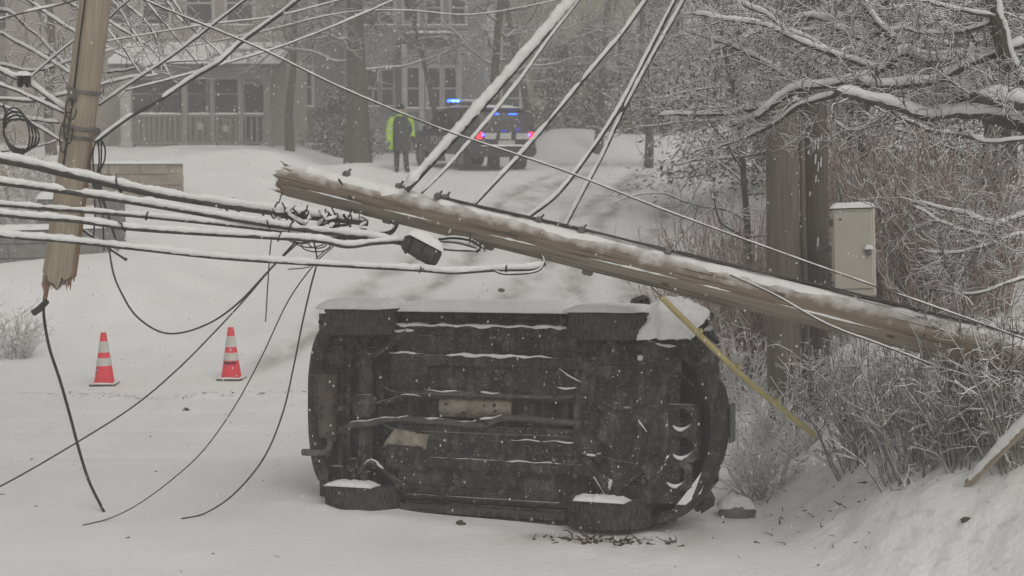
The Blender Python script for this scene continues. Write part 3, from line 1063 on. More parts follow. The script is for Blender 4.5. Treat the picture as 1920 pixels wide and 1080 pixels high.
for sg in (-1, 1):
    ca = MB()
    ca.tube([(1.06, sg * .36, .30), (1.22, sg * .48, .27), (1.33, sg * .66, .28)], [.05, .04, .035], 8)
    ca.tube([(1.64, sg * .42, .30), (1.50, sg * .54, .27), (1.33, sg * .66, .28)], [.045, .035, .035], 8)
    ca.prism([(1.15, sg * .42), (1.58, sg * .46), (1.33, sg * .63)], .28, .30, 2)
    ca.tube([(1.08, sg * .2, .34), (1.14, sg * .68, .34)], .018, 8)
    ca.tube([(1.31, sg * .2, .34), (1.31, sg * .70, .34)], .028, 8)
    ca.lathe([(.05, -.06), (.06, -.04), (.06, .05), (.045, .07)], 12, (1.31, sg * .64, .34), axis=1)
    ca.build('control_arm', 'underbody', car)
    # wheel-well liner
    for xc in (-WX, WX):
        wl = MB()
        sec = []
        for k in range(11):
            a = math.pi * k / 10
            sec.append((xc + .43 * math.cos(a), .36 + .42 * math.sin(a)))
        Vw = [(x, sg * .55, z) for x, z in sec] + [(x, sg * .84, z) for x, z in sec]
        wl.add(Vw, [(i, i + 1, i + 12, i + 11) for i in range(10)])
        wl.add([(x, sg * .55, z) for x, z in sec], [tuple(range(11))])
        wl.build('wheel_liner', 'underbody', car)


def wheel(parent, x, y, steer=0.0, sg=1, r=WR, w=WW, zc=WR, rim_mat='steel', snow=False):
    e = empty('wheel', (x, y, zc), rot=(0, 0, steer))
    e.parent = parent
    h = w / 2
    ty = MB().lathe([(r * .60, -h * .86), (r * .72, -h), (r * .9, -h * .98), (r * .975, -h * .86), (r, -h * .70), (r, h * .70), (r * .975, h * .86), (r * .9, h * .98), (r * .72, h), (r * .60, h * .86), (r * .58, 0)], 40, axis=1)
    for k in range(44):
        a = 2 * math.pi * k / 44
        for yy, tw_ in ((-.33, .25), (.33, -.25), (-.82, 0), (.82, 0)):
            c, s_ = math.cos(a + tw_ * .1), math.sin(a + tw_ * .1)
            M = np.array([[c, 0, -s_], [0, 1, 0], [s_, 0, c]])
            ty.box(((r + .002) * c, yy * h, (r + .002) * s_), (.016, h * (.5 if abs(yy) < .5 else .22), r * .095), rot=M)
    ty.build('tyre', 'rubber', e)
    rm = MB().lathe([(r * .61, sg * h * .80), (r * .57, sg * h * .86), (r * .52, sg * h * .45), (r * .2, sg * h * .40), (r * .12, sg * h * .62), (.01, sg * h * .62)], 30, axis=1)
    for k in range(5):
        a = 2 * math.pi * k / 5
        M = np.array([[math.cos(a), 0, -math.sin(a)], [0, 1, 0], [math.sin(a), 0, math.cos(a)]])
        rm.rbox(M @ np.array([r * .34, sg * h * .62, 0]), (r * .48, h * .25, r * .16), .01, rot=M)
    rm.build('rim', rim_mat, e)
    return e


for x_, y_ in ((-WX, -WY), (-WX, WY), (WX, -WY), (WX, WY)):
    wheel(car, x_, y_, 0, -1 if y_ < 0 else 1).scale = (1 / .9, 1, 1)
# bumpers
fb = MB()
plan = [(1.72, -.88), (1.94, -.83), (2.12, -.68), (2.27, -.45), (2.36, -.22), (2.39, 0), (2.37, .22), (2.29, .45), (2.15, .68), (1.96, .83), (1.74, .89)]
A, _ = spline([(x, y, 0) for x, y in plan], 44)
secs = []
for p in A:
    x, y = p[0], p[1]
    crush = max(0, -y - .25) * .22
    x -= crush + .02 * math.sin(y * 31) * (y < -.3)
    sh = .05
    secs.append([(x - .10, y * .94, .335), (x - .035, y, .315), (x, y, .37), (x + .012, y * 1.0, .50), (x - .01, y, .66), (x - .10, y * .97, .78), (x - .14, y * .94, .76), (x - .05, y * .97, .64), (x - .03, y * .97, .50), (x - .04, y * .97, .38)])
fb.loft(secs)
fb.build('front_bumper', 'underbody', car)
# lower bumper panel with a row of oval openings
lp = MB()
for k, yc in enumerate((-.02, .22, .46)):
    hx, hy = .155, .12
    xc = 2.02 - .35 * max(0, abs(yc) - .3) - (.06 if yc < -.1 else 0)
    nh = 24
    rect = []; ov = []
    for i in range(nh):
        a = 2 * math.pi * i / nh + .01
        c, s_ = math.cos(a), math.sin(a)
        m_ = max(abs(c) / hx, abs(s_) / hy)
        rect.append((c / m_, s_ / m_)); ov.append((c * .105 * (1 + .12 * math.sin(k * 2 + a)), s_ * .094))
    for zz, dz in ((.285, 0),):
        def zt(px):
            return .285 + .20 * max(0, px) ** 1.2
        Vp = [(xc + x, yc + y, zt(x)) for x, y in rect] + [(xc + x, yc + y, zt(x)) for x, y in ov] + [(xc + x * .9, yc + y * .9, zt(x) + .07) for x, y in ov] + [(xc + x, yc + y, zt(x) + .05) for x, y in rect]
        Fp = []
        for i in range(nh):
            j = (i + 1) % nh
            Fp += [(i, j, nh + j, nh + i), (nh + i, nh + j, 2 * nh + j, 2 * nh + i), (i, 3 * nh + i, 3 * nh + j, j)]
        lp.add(Vp, Fp)
    # back of the hole
    lp.box((xc, yc, .42), (.30, .235, .02))
lpo = lp.build('lower_grille', 'underbody', car)
ls = MB()
for k, yc in enumerate((-.02, .22, .46)):
    arc = []
    for i in range(14):
        a = R(15) + R(125) * i / 13
        arc.append((2.02 - .35 * max(0, abs(yc) - .3) + .10 * math.cos(a), yc + .090 * math.sin(a), .292 + .10 * max(0, math.cos(a)) ** 1.2))
    rr_ = .020 * np.sin(np.linspace(.1, math.pi - .1, 14)) ** .6
    ls.tube(arc, rr_, 7)
rib = [(1.86 + .03 * math.sin(i), y, .29) for i, y in enumerate(np.linspace(-.05, .42, 12))]
ls.tube(rib, .02 * np.sin(np.linspace(.15, 3.0, 12)) ** .5 * RNG.uniform(.4, 1.2, 12), 7, rough=.15)
ls.build('snow_cover', 'snow', lpo, smooth=60)
# wedge of snow caught behind the lower lip
wd_ = MB()
wd_.add([(1.98, .70, .30), (2.10, .56, .31), (2.255, .36, .34), (2.265, .47, .35), (2.19, .60, .33), (2.06, .70, .31),
         (1.98, .71, .34), (2.10, .58, .36), (2.25, .38, .39), (2.26, .49, .40), (2.19, .62, .37), (2.06, .72, .35)],
        [(0, 1, 2, 3, 4, 5), (11, 10, 9, 8, 7, 6), (0, 6, 7, 1), (1, 7, 8, 2), (2, 8, 9, 3), (3, 9, 10, 4), (4, 10, 11, 5), (5, 11, 6, 0)])
wd_.build('snow_cover', 'snow', car, smooth=50)
rbm = MB()
plan = [(-1.70, -.79), (-1.84, -.74), (-1.95, -.58), (-2.01, -.30), (-2.02, 0), (-2.01, .30), (-1.96, .58), (-1.86, .74), (-1.72, .80)]
A, _ = spline([(x, y, 0) for x, y in plan], 36)
rbm.loft([[(x + .16, y * .92, .40), (x + .06, y, .385), (x, y, .43), (x - .012, y, .55), (x + .01, y, .68), (x + .10, y * .95, .70), (x + .06, y * .96, .56), (x + .05, y * .96, .45)] for x, y in A[:, :2]])
rbm.build('rear_bumper', 'underbody', car)
# front plate, headlights, grille, mirrors, roof rails, rear lights
MB().rbox((2.42, .03, .60), (.018, .33, .17), .008).build('license_plate', 'plate_green', car)
MB().rbox((2.23, 0, .70), (.05, .9, .10), .02).build('grille', 'rubber', car)
for sg in (-1, 1):
    MB().rbox((2.06, sg * .70, .79), (.24, .26, .13), .05, rot=(0, .2, sg * -.55)).build('headlight', 'car_glass', car)
    MB().rbox((-1.93, sg * .76, 1.02), (.10, .12, .32), .03).build('tail_light', 'car_glass', car)
    mi = MB().rbox((1.42, sg * .965, .86), (.20, .12, .13), .04, rot=(0, 0, .3 * sg))
    mi.tube([(1.38, sg * .86, .9), (1.40, sg * .95, .88)], .03, 8)
    mi.build('mirror', 'car_paint', car)
    MB().tube([(-1.5, sg * .6, 1.63), (-1.4, sg * .6, 1.70), (.2, sg * .6, 1.70), (.35, sg * .6, 1.62)], .018, 8).build('roof_rail', 'car_paint', car)
# smashed corner: shards and torn trim
sh = MB()
for k in range(34):
    sh.rbox((random.uniform(1.75, 2.22), random.uniform(-.86, -.35), random.uniform(.30, .80)), (random.uniform(.05, .22), random.uniform(.01, .05), random.uniform(.03, .14)), .008, rot=(random.uniform(0, 3), random.uniform(0, 3), random.uniform(0, 3)))
for k in range(10):
    p = Vector((random.uniform(1.8, 2.15), random.uniform(-.8, -.1), random.uniform(.28, .5)))
    q = p + Vector((random.uniform(-.2, .2), random.uniform(-.25, .25), random.uniform(-.06, .05)))
    A, _ = spline([p, (p + q) / 2 + Vector((.05, .03, -.03)), q], 10)
    sh.tube(A, random.uniform(.006, .014), 5)
tag(sh.build('torn_trim', 'underbody', car), kind='stuff')
MB().rbox((2.05, -.80, .86), (.26, .05, .16), .02, rot=(.3, .5, -.5)).build('torn_trim', 'rubber', car)
# snow lying on the upper flank, the upper wheels, ledges
sn = MB()
up = UPL; AXX = np.array([1.0, 0, 0])
AZ = np.array([0, 0, 1.0])


def on_car(x, y, z, lx, lz, h, seed, p=5.0, nu=26, nv=10, lump=.25, az=None, edge=.08):
    MB().pillow((x, y, z), lx, lz, h, AXX, AZ if az is None else az, up, nu, nv, p, seed, lump, edge).build('snow_cover', 'snow', car, smooth=60)


on_car(0.03, -.89, .56, 1.80, .66, .10, 1, 9, 46, 16)
on_car(-.85, -.885, 1.10, 2.0, .8, .06, 2, 7, 30)
on_car(.6, -.885, .85, 1.9, .8, .05, 8, 7, 30)
on_car(-WX, -.912, .35, .72, .71, .09, 3, 7, 24, 22)
on_car(WX + .0, -.912, .35, .72, .71, .06, 4, 6, 24, 22, .35)
on_car(1.88, -.80, .44, .56, .60, .19, 5, 2.2, 36, 34, .6, np.array([0, -.36, .933]), .18)
on_car(1.72, -.83, .50, .34, .5, .13, 15, 2.2, 26, 24, .6, np.array([0, -.2, .98]), .18)
s2 = MB()


def ledge(x0, x1, y, z, r, seed, y1=None, z1=None, solid=False):
    n = max(8, int(abs(x1 - x0) / .03))
    xs = np.linspace(x0, x1, n)
    ys = np.linspace(y, y if y1 is None else y1, n) + .006 * np.sin(xs * 23 + seed)
    zs = np.linspace(z, z if z1 is None else z1, n)
    gp = np.clip((vnoise(xs * 4.3 + seed * 5.3, xs * 0 + seed, seed + 2) - .30) * 6, 0.04, 1)
    gp = np.maximum(gp, .9) if solid else gp
    rr = .62 * r * gp * (0.45 + 1.1 * vnoise(xs * 13 + seed * 9, xs * 0 + seed, seed)) * np.sqrt(np.clip(np.minimum(np.arange(n), np.arange(n)[::-1]) / 3, .05, 1))
    s2.tube(np.stack([xs, ys, zs], 1), rr, 7, rough=.12)


ledge(-.90, .90, -.772, .256, .030, 1, solid=True)
ledge(-.36, .76, -.512, .255, .022, 3, solid=True)
ledge(-1.15, -.66, .06 - .20, .30, .012, 4)
ledge(-.62, .2, -.185, .295, .011, 5)
for i in range(0, len(ex) - 8, 8):
    a, b_ = ex[i], ex[i + 8]
    if -1.45 < a[0] < .5:
        ledge(b_[0], a[0], b_[1] - .028, b_[2] - .008, .015, 6 + i, a[1] - .028, a[2] - .008)
for xk in (-WX, WX):
    on_car(xk, .674, .10, .52, .20, .045, int(abs(xk) * 7 + (xk > 0) * 5), 4, 28, 14, .6, None, .10)
p1 = [(-1.44, .68, .28), (-1.30, .525, .255), (-1.17, .45, .235), (-1.0, .555, .245), (-.80, .685, .265)]
for a, b_ in zip(p1[:-1], p1[1:]):
    ledge(a[0], b_[0], a[1], a[2], .018, int(a[0] * 40) + 90, b_[1], b_[2])
ledge(-1.0, -.72, -.66 - .055, .27, .05, 41, solid=True)
ledge(-.98, -.60, -.52, .25, .014, 42)
ledge(.75, 1.05, -.45, .26, .014, 43, -.30)
ledge(.80, 1.0, -.25, .27, .014, 44)
ledge(1.06, 1.62, .30, .26, .016, 45, .38)
ledge(1.12, 1.34, .42, .27, .024, 46, .56)
ledge(1.70, 1.98, -.66, .29, .03, 47, -.62)
ledge(1.60, 1.66, -.52, .27, .035, 48)
ledge(1.55, 1.70, -.06, .27, .014, 49, .10)
ledge(.3, 1.0, .22, .30, .008, 50)
ledge(-.25, .9, .40, .25, .009, 51)
tag(s2.build('snow_ledges', 'snow', car, smooth=60), kind='stuff')
tri = MB()
tri.add([(1.13, .46, .262), (1.36, .52, .262), (1.30, .70, .262), (1.26, .62, .262), (1.13, .46, .30), (1.36, .52, .30), (1.30, .70, .30), (1.26, .62, .30)],
        [(0, 1, 2, 3), (7, 6, 5, 4), (0, 4, 5, 1), (1, 5, 6, 2), (2, 6, 7, 3), (3, 7, 4, 0)])
tri.build('snow_cover', 'snow', car)

# ================================================================== fallen and hanging poles
def pole_axes(a, b_):
    z = (Vector(b_) - Vector(a)).normalized()
    x = Vector((0, 0, 1)).cross(z)
    if x.length < .2:
        x = Vector((0, 1, 0)).cross(z)
    x.normalize()
    y = z.cross(x)
    return Matrix((x, y, z)).transposed()          # local z runs along the pole, local y points up


def pole_mesh(L, r0, r1, jag0=0.0, jag1=0.0, n=28, seed=0, seg=26, check=True):
    """a shaft along z with a broken (ragged) end where jag > 0"""
    rng = np.random.default_rng(seed)
    a = np.arange(n) * 2 * math.pi / n
    j0 = jag0 * rng.uniform(0, 1, n) ** 1.5; j1 = jag1 * rng.uniform(0, 1, n) ** 1.5
    secs = []
    for i in range(seg + 1):
        t_ = i / seg
        z = t_ * L + j0 * (1 - t_) ** 6 * -1 + j1 * t_ ** 6 * 1
        r = (r0 + (r1 - r0) * t_) * (1 + .02 * np.sin(a * 3 + t_ * 5) + .012 * rng.normal(0, 1, n) + .02 * fbm(a * 3, np.full(n, t_ * 7), seed))
        secs.append(np.stack([np.cos(a) * r, np.sin(a) * r, z], 1))
    mb = MB()
    if jag0:
        mb.add(secs[0], [])
        mb.n -= len(secs[0]); mb.v.pop()
    mb.loft(secs)
    return mb


def splinters(rng, r, z, sgn, n, Lmin, Lmax):
    mb = MB()
    for k in range(n):
        a = rng.uniform(0, 2 * math.pi); q = r * math.sqrt(rng.uniform(0.05, 0.95))
        l_ = Lmin + (Lmax - Lmin) * rng.uniform(0, 1) ** 2
        w = rng.uniform(.006, .026)
        p0 = np.array([math.cos(a) * q, math.sin(a) * q, z - sgn * .06])
        d = np.array([rng.normal(0, .10), rng.normal(0, .10), sgn])
        p1 = p0 + d * l_ * .6; p2 = p0 + d * l_ + rng.normal(0, .012, 3)
        mb.tube([p0, p1, p2], [w, w * .7, w * .12], 4, sx=1.0, sz=.5, roll=rng.uniform(0, 3))
    return mb


# -- the fallen pole: broken end in the air at the left, butt in the bank at the right
PA = at(540, 338, 13.75)
PB = at(1900, 668, 12.1)
PB = PB + (PB - PA).normalized() * 1.9
MP = pole_axes(PA, PB)
PL = (PB - PA).length
fp = empty('fallen_utility_pole', PA, 'long brown utility pole snapped and fallen across the overturned car, snow along its top', 'utility pole', rot=MP.to_euler())
r0, r1 = .130, .145
shaft = pole_mesh(PL, r0, r1, .10, 0, 32, 3, 40).build('shaft', 'pole_wood', fp)
spl = splinters(np.random.default_rng(5), r0, 0, -1, 150, .04, .19)
spl.build('splinters', 'split_wood', shaft)
# a long split along the shaft: proud slab with an open edge
sb = MB()
n_ = 70
z = np.linspace(.02, PL - .6, n_)
rr = np.interp(z, [0, PL], [r0, r1]) + .003
a0 = R(193) + .06 * np.sin(z * 1.3) + .10 * np.array([float(fbm(q * 2.2, 3.3, 8)) for q in z])
a1 = R(318)
secs = []
for i in range(n_):
    qs = np.linspace(a0[i], a1, 9)
    th_ = .005 * np.sin(np.linspace(.5, math.pi - .05, 9))
    secs.append([(math.cos(q) * (rr[i] + d_), math.sin(q) * (rr[i] + d_), z[i]) for q, d_ in zip(qs, th_)] + [(math.cos(q) * (rr[i] - .02), math.sin(q) * (rr[i] - .02), z[i]) for q in qs[::-1]])
sb.loft(secs)
sb.build('split_slab', 'grey_bounce_wood', shaft)  # split underside, its lighter tone painted in for light off the snow
# snow along the top: a strip whose lower edge is ragged
sp = MB()
nz, na = 220, 9
zz = np.linspace(.18, PL - .3, nz)
for side in (0,):
    Vs = []
    for i, z in enumerate(zz):
        rr = np.interp(z, [0, PL], [r0, r1])
        e0 = R(96 + 30 * (float(fbm(z * 3, 2.2, 4)) + .1) * 2)          # camera-side edge
        lowf = 122 + 95 * float(fbm(z * 1.6, 7.7, 6, 4)) + 60 * float(fbm(z * 7, 3.7, 16, 3)) + 10 * math.sin(z * 1.1)
        if z < .9: lowf = min(lowf, 132)
        e1 = R(max(88, min(168, lowf)))
        e0 = R(35)
        for k in range(na):
            q = e0 + (e1 - e0) * k / (na - 1)
            th_ = .022 * (1 - abs(2 * k / (na - 1) - 1) ** 4) * (.7 + .9 * float(vnoise(z * 8, k * .7, 3)))
            Vs.append((math.cos(q) * (rr + th_ + .002), math.sin(q) * (rr + th_ + .002), z))
    sp.grid(Vs, nz, na)
sp.build('snow_cover', 'snow', shaft, smooth=60)
ckm = MB()
for k in range(34):
    z0_ = random.uniform(.2, PL - 1.6); l_ = random.uniform(.15, .9); a_ = R(random.uniform(140, 262))
    zs = np.linspace(z0_, z0_ + l_, 10)
    rr_ = np.interp(zs, [0, PL], [r0, r1]) + (.004 if a_ < R(190) else .012)
    aa = a_ + .03 * np.sin(zs * 6 + k)
    ckm.tube(np.stack([np.cos(aa) * rr_, np.sin(aa) * rr_, zs], 1), .0032 * np.sin(np.linspace(.1, 3.04, 10)), 5)
tag(ckm.build('cracks', 'dark_old_wood', shaft), kind='stuff')
for z_, a_, w_ in ((2.1, 170, .035), (3.4, 215, .03), (4.3, 160, .04), (5.2, 205, .03)):
    rr_ = float(np.interp(z_, [0, PL], [r0, r1])) + .002
    MB().pillow((math.cos(R(a_)) * rr_, math.sin(R(a_)) * rr_, z_), w_ * 2.2, w_, .012, (0, 0, 1), (-math.sin(R(a_)), math.cos(R(a_)), 0), (math.cos(R(a_)), math.sin(R(a_)), 0), 12, 8, 2.5, int(a_)).build('knot', 'dark_old_wood', shaft)
lgm = MB()
for z0_, z1_ in ((.25, .75), (.95, 1.4), (1.9, 2.3), (2.75, 3.5), (3.65, 3.95), (4.3, 5.1)):
    zs = np.linspace(z0_, z1_, 24)
    rr_ = np.interp(zs, [0, PL], [r0, r1]) + .006
    aa = R(190) + .06 * np.sin(zs * 1.3)
    lgm.tube(np.stack([np.cos(aa) * rr_, np.sin(aa) * rr_, zs], 1), .009 * np.sin(np.linspace(.1, 3.04, 24)) * (.4 + .9 * vnoise(zs * 16, zs * 0, 5)), 6, rough=.12)
tag(lgm.build('snow_ledge', 'snow', shaft, smooth=60), kind='stuff')
# wire stapled along the top and clamps
gw = MB()
z = np.linspace(1.35, PL - .2, 60)
rr = np.interp(z, [0, PL], [r0, r1])
q = R(100)
gw.tube(np.stack([np.cos(q) * (rr + .045), np.sin(q) * (rr + .045) + .006 * np.sin(z * 3), z], 1), .011, 6)
gw.tube(np.stack([np.cos(q) * (rr + .03) + .02, np.sin(q) * (rr + .04) + .012 * np.sin(z * 2 + 1), z], 1), .007, 6)
gw.build('staple_wire', 'cable', fp)
hw = MB()
for z_, a_ in ((.52, 95), (1.0, 92), (1.36, 100), (1.42, 92), (2.25, 95), (2.62, 98), (3.35, 95)):
    rr = np.interp(z_, [0, PL], [r0, r1])
    c = (math.cos(R(a_)) * (rr + .04), math.sin(R(a_)) * (rr + .04), z_)
    hw.rbox(c, (.05, .07, .06), .012, rot=(0, 0, R(a_)))
    hw.tube([c, (c[0] * 1.15, c[1] * 1.3, z_ + .03)], .010, 6)
for z_, a_ in ((.92, -55), (1.85, -60), (2.72, -65)):
    rr = np.interp(z_, [0, PL], [r0, r1])
    c = (math.cos(R(a_)) * (rr + .04), math.sin(R(a_)) * (rr + .04), z_)
    hw.rbox(c, (.06, .06, .09), .014)
tag(hw.build('clamps', 'steel', fp), kind='stuff')


def on_pole(z_, ang, d=.05):
    rr = np.interp(z_, [0, PL], [r0, r1]) + d
    v = Vector((math.cos(R(ang)) * rr, math.sin(R(ang)) * rr, z_))
    return PA + MP @ v


# torn sheath hanging over the broken end
MB().tube([(.0, .145, .42), (-.09, .11, .50), (-.135, -.02, .66)], .009, 5).build('torn_wire', 'black_cable', fp)

# -- the broken pole hanging from the lines at the left
HB = at(112, 510, 14.2)
HT = at(182, -20, 13.9)
HT = HT + (HT - HB).normalized() * 2.2
MH = pole_axes(HB, HT)
HL = (HT - HB).length
hp = empty('hanging_utility_pole', HB, 'pale broken upper length of a utility pole hanging from the wires, ragged lower end', 'utility pole', rot=MH.to_euler())
hs_ = pole_mesh(HL, .140, .128, .16, 0, 32, 8, 30).build('shaft', 'pale_wood', hp)
splinters(np.random.default_rng(15), .13, 0, -1, 110, .04, .24).build('splinters', 'split_wood', hs_)
lsp = MB().tube([(-.07, .05, .05), (-.085, .05, -.15), (-.07, .05, -.30)], [.04, .03, .008], 5)
lsp.build('long_splinter', 'split_wood', hs_)
rw = MB()
sec = []
for i in range(22):
    t_ = i / 21
    z = -.02 + t_ * 1.35
    wdt = R(62) * (1 - t_ ** 2.5)
    sec.append([(math.cos(q) * (.137 + d_), math.sin(q) * (.137 + d_), z) for q, d_ in ((R(-80), 0), (R(-80), .010), (R(-80) + wdt * .5, .012), (R(-80) + wdt, .010), (R(-80) + wdt, 0))])
rw.loft(sec)
rw.build('raw_strip', 'raw_wood', hs_)
for z_ in (1.22, 1.30, 1.62):
    MB().lathe([(.146, z_), (.152, z_ + .006), (.152, z_ + .030), (.146, z_ + .036)], 24).build('band', 'steel', hp)
MB().rbox((.14, -.06, 1.26), (.10, .06, .12), .015).build('bracket', 'steel', hp)
MB().rbox((-.15, -.04, 1.60), (.08, .06, .12), .015).build('bracket', 'steel', hp)
gwz = np.linspace(.9, HL - .1, 50)
MB().tube(np.stack([np.full(50, -.142) + .004 * np.sin(gwz * 5), np.full(50, -.03), gwz], 1), .008, 5).build('down_wire', 'black_cable', hp)
# stub and loose cable at its foot
stub = MB().tube([(-.10, .0, -.26), (-.18, .0, -.33), (-.24, 0, -.36)], [.026, .030, .030], 8)
stub.build('cable_stub', 'black_cable', hp)

# ================================================================== lines
# five snow-laden trunk cables from the left to the fallen pole
p_end = on_pole(1.0, -70, .03)
cable('trunk_cable', 'thickest snow-topped black cable, topmost of the five crossing the left side', 'cable',
      [(-420, 235, 11.6), (0, 300, 12.4), (130, 328, 12.7), (280, 362, 12.95), (400, 382, 13.1), (470, 392, 13.15), (560, 404, 13.3), (640, 412, 13.4), (690, 418, 13.45)], 0.032, 0.035, ties=2)
cable('trunk_cable', 'snow-topped cable second from top on the left, running into the splice case', 'cable',
      [(-420, 288, 11.6), (0, 343, 12.3), (150, 364, 12.5), (300, 388, 12.7), (420, 408, 12.8), (560, 430, 12.95), (680, 444, 13.05), (765, 458, 13.1), (800, 465, 13.12)], 0.022, 0.031, ties=2)
cable('trunk_cable', 'thin snow-topped cable third from top on the left, above its close neighbour', 'cable',
      [(-420, 345, 11.5), (0, 384, 12.2), (200, 400, 12.5), (350, 414, 12.7), (480, 428, 12.9), (600, 443, 13.0), (680, 446, 13.1), (730, 438, 13.2), (745, 420, 13.25)], 0.017, 0.022, ties=2)
cable('trunk_cable', 'snow-topped cable fourth from top on the left, wavy underside with bare patches', 'cable',
      [(-420, 350, 11.3), (0, 402, 12.0), (140, 414, 12.2), (240, 428, 12.35), (380, 438, 12.5), (520, 446, 12.7), (600, 452, 12.8), (650, 462, 12.9), (700, 456, 13.0), (760, 452, 13.1)], 0.020, 0.025, ties=2)
cable('trunk_cable', 'lowest snow-topped cable on the left, looped and clamped to the fallen pole', 'cable',
      [(-420, 396, 11.3), (0, 442, 12.0), (120, 452, 12.2), (260, 467, 12.4), (420, 484, 12.6), (600, 496, 12.8), (780, 506, 12.9), (850, 511, 12.9), (930, 506, 12.92), (1000, 504, 12.95), (1022, 494, 12.98)], 0.017, 0.027, ties=2)
cable('loop_wire', 'short bare loop hanging under the lowest cable beside the fallen pole', 'cable',
      [(925, 507, 12.9), (945, 514, 12.88), (985, 513, 12.88), (1012, 506, 12.92), (1020, 488, 12.98), (1012, 478, 13.0)], 0.009, 0.009)
ab = MB()
# anchor loops on the pole
cable('anchor_loop', 'dark double strand between the splice case and the fallen pole, above the snowy loop', 'cable',
      [(822, 449, 13.05), (850, 446, 13.02), (880, 450, 13.0), (892, 456, 12.98), (902, 464, 12.98), (893, 473, 12.98)], .013, .008, mt='black_cable', ties=6)
cable('anchor_loop', 'short dark bight of cable hooked under the fallen pole above the splice case', 'cable',
      [(690, 436, 13.2), (715, 437, 13.15), (735, 432, 13.15), (742, 422, 13.15), (733, 415, 13.2)], .014, .012, mt='black_cable', ties=2)
cable('anchor_loop', 'short snowy loop tying the splice case to the fallen pole', 'cable',
      [(812, 452, 13.1), (850, 454, 13.08), (885, 462, 13.02), (896, 470, 13.0), (880, 470, 13.0), (840, 468, 13.05), (815, 462, 13.1)], 0.011, 0.012)
# splice case
sc_c = at(791, 468, 13.02)
spc = empty('splice_case', sc_c, 'black splice case with a slanting cap of snow hanging from cables under the fallen pole', 'splice case', rot=(0, R(28), R(8)))
MB().loft([[(x, y_ * k_, z_ * k_) for y_, z_ in ((-.09, -.06), (-.06, -.10), (.06, -.10), (.09, -.06), (.09, .05), (.06, .08), (-.06, .08), (-.09, .05))] for x, k_ in ((-.17, .45), (-.14, .75), (-.02, .85), (.09, .9), (.14, .8), (.16, .5))]).build('case', 'rubber', spc)
cl = MB()
for x in (-.11, .0, .11):
    cl.rbox((x, 0, -.008), (.02, .165, .165), .03)
cl.build('clamp_bands', 'black_cable', spc)
sn = MB().pillow((-.01, 0, .062), .33, .19, .075, nu=22, nv=14, p=3.5, seed=4)
sn.build('snow_cover', 'snow', spc, smooth=60)
# tangle of ties and tape where the top cable frays
tg = empty('cable_tangle', at(590, 405, 13.3), 'snowy tangle of cable ties and frayed strands at the end of the top cable', 'cable tangle')
tm = MB(); ts = MB()
rng = np.random.default_rng(3)
for k in range(20):
    u0 = rng.uniform(410, 690); v0 = np.interp(u0, [400, 690], [383, 418])
    d = rng.uniform(13.1, 13.35)
    pts = [at(u0 + rng.uniform(-6, 6), v0 - rng.uniform(4, 16), d)]
    for q in range(3):
        pts.append(at(u0 + rng.uniform(-22, 22), v0 + rng.uniform(-6, 30) * (q + 1) / 3, d + rng.uniform(-.1, .1)))
    A, _ = spline(pts, 14)
    tm.tube(A, rng.uniform(.005, .013), 5)
    if k % 2 == 0:
        c, rd = snow_on(A, .01, .018, k)
        ts.tube(c, rd, 6)
for k in range(9):
    u0 = 425 + k * 30 + rng.uniform(-9, 9)
    c = at(u0, np.interp(u0, [400, 690], [385, 418]), 13.22)
    a = np.linspace(0, 2 * math.pi, 13)
    tm.tube([c + Vector((.012 * math.sin(q * 2), .05 * math.cos(q), .05 * math.sin(q))) for q in a], .006, 5)
    tm.tube([c + Vector((0, -.03, .035)), c + Vector((rng.uniform(-.05, .05), -.05, rng.uniform(.05, .10)))], .007, 5)
tag(tm.build('ties', 'black_cable', tg, world=True), kind='stuff')
ts.build('snow_cover', 'snow', tg, world=True, smooth=60)
# curled thin wires under the tangle
cu = empty('curled_wires', at(580, 450, 13.2), 'thin black wires curled in loops under the snowy cables', 'wire')
cm = MB()
for k in range(9):
    u0 = rng.uniform(545, 625); v0 = rng.uniform(440, 462)
    rr = rng.uniform(9, 22); ph = rng.uniform(0, 6)
    A, _ = spline([at(u0 + rr * 1.5 * math.cos(ph + t_ * .8), v0 + rr * .7 * math.sin(ph + t_ * .8), 13.2 + .01 * t_) for t_ in range(9)], 40)
    cm.tube(A, .0055, 5)
cm.build('loops', 'black_cable', cu, world=True)

# lines rising from the fallen pole towards the upper right
cable('rising_cable', 'thickest white cable rising steeply from the fallen pole, leftmost of the rising lines', 'cable',
      [(760, 356, 13.35), (800, 313, 13.38), (880, 225, 13.44), (980, 110, 13.52), (1075, 0, 13.60), (1290, -250, 13.78)], 0.0378, 0.0492, plaster=1.6)
cable('rising_cable', 'thin white cable just right of the thickest rising cable', 'cable',
      [(790, 362, 13.35), (835, 318, 13.38), (905, 238, 13.43), (975, 150, 13.49), (1030, 72, 13.55), (1082, 5, 13.60), (1290, -265, 13.79)], 0.0126, 0.0180, plaster=1.1)
cable('rising_cable', 'twisted white cable rising behind the police car, third rising line from the left', 'cable',
      [(885, 388, 13.33), (935, 335, 13.36), (985, 280, 13.40), (1040, 215, 13.45), (1110, 130, 13.51), (1165, 65, 13.55), (1212, 0, 13.60), (1400, -260, 13.78)], 0.0180, 0.0230, plaster=1.0)
cable('rising_cable', 'dark-bellied white cable, fourth rising line from the left', 'cable',
      [(985, 412, 13.31), (1045, 365, 13.34), (1100, 295, 13.39), (1160, 205, 13.46), (1215, 100, 13.53), (1266, 0, 13.60), (1400, -260, 13.78)], 0.0171, 0.0213, plaster=.5)
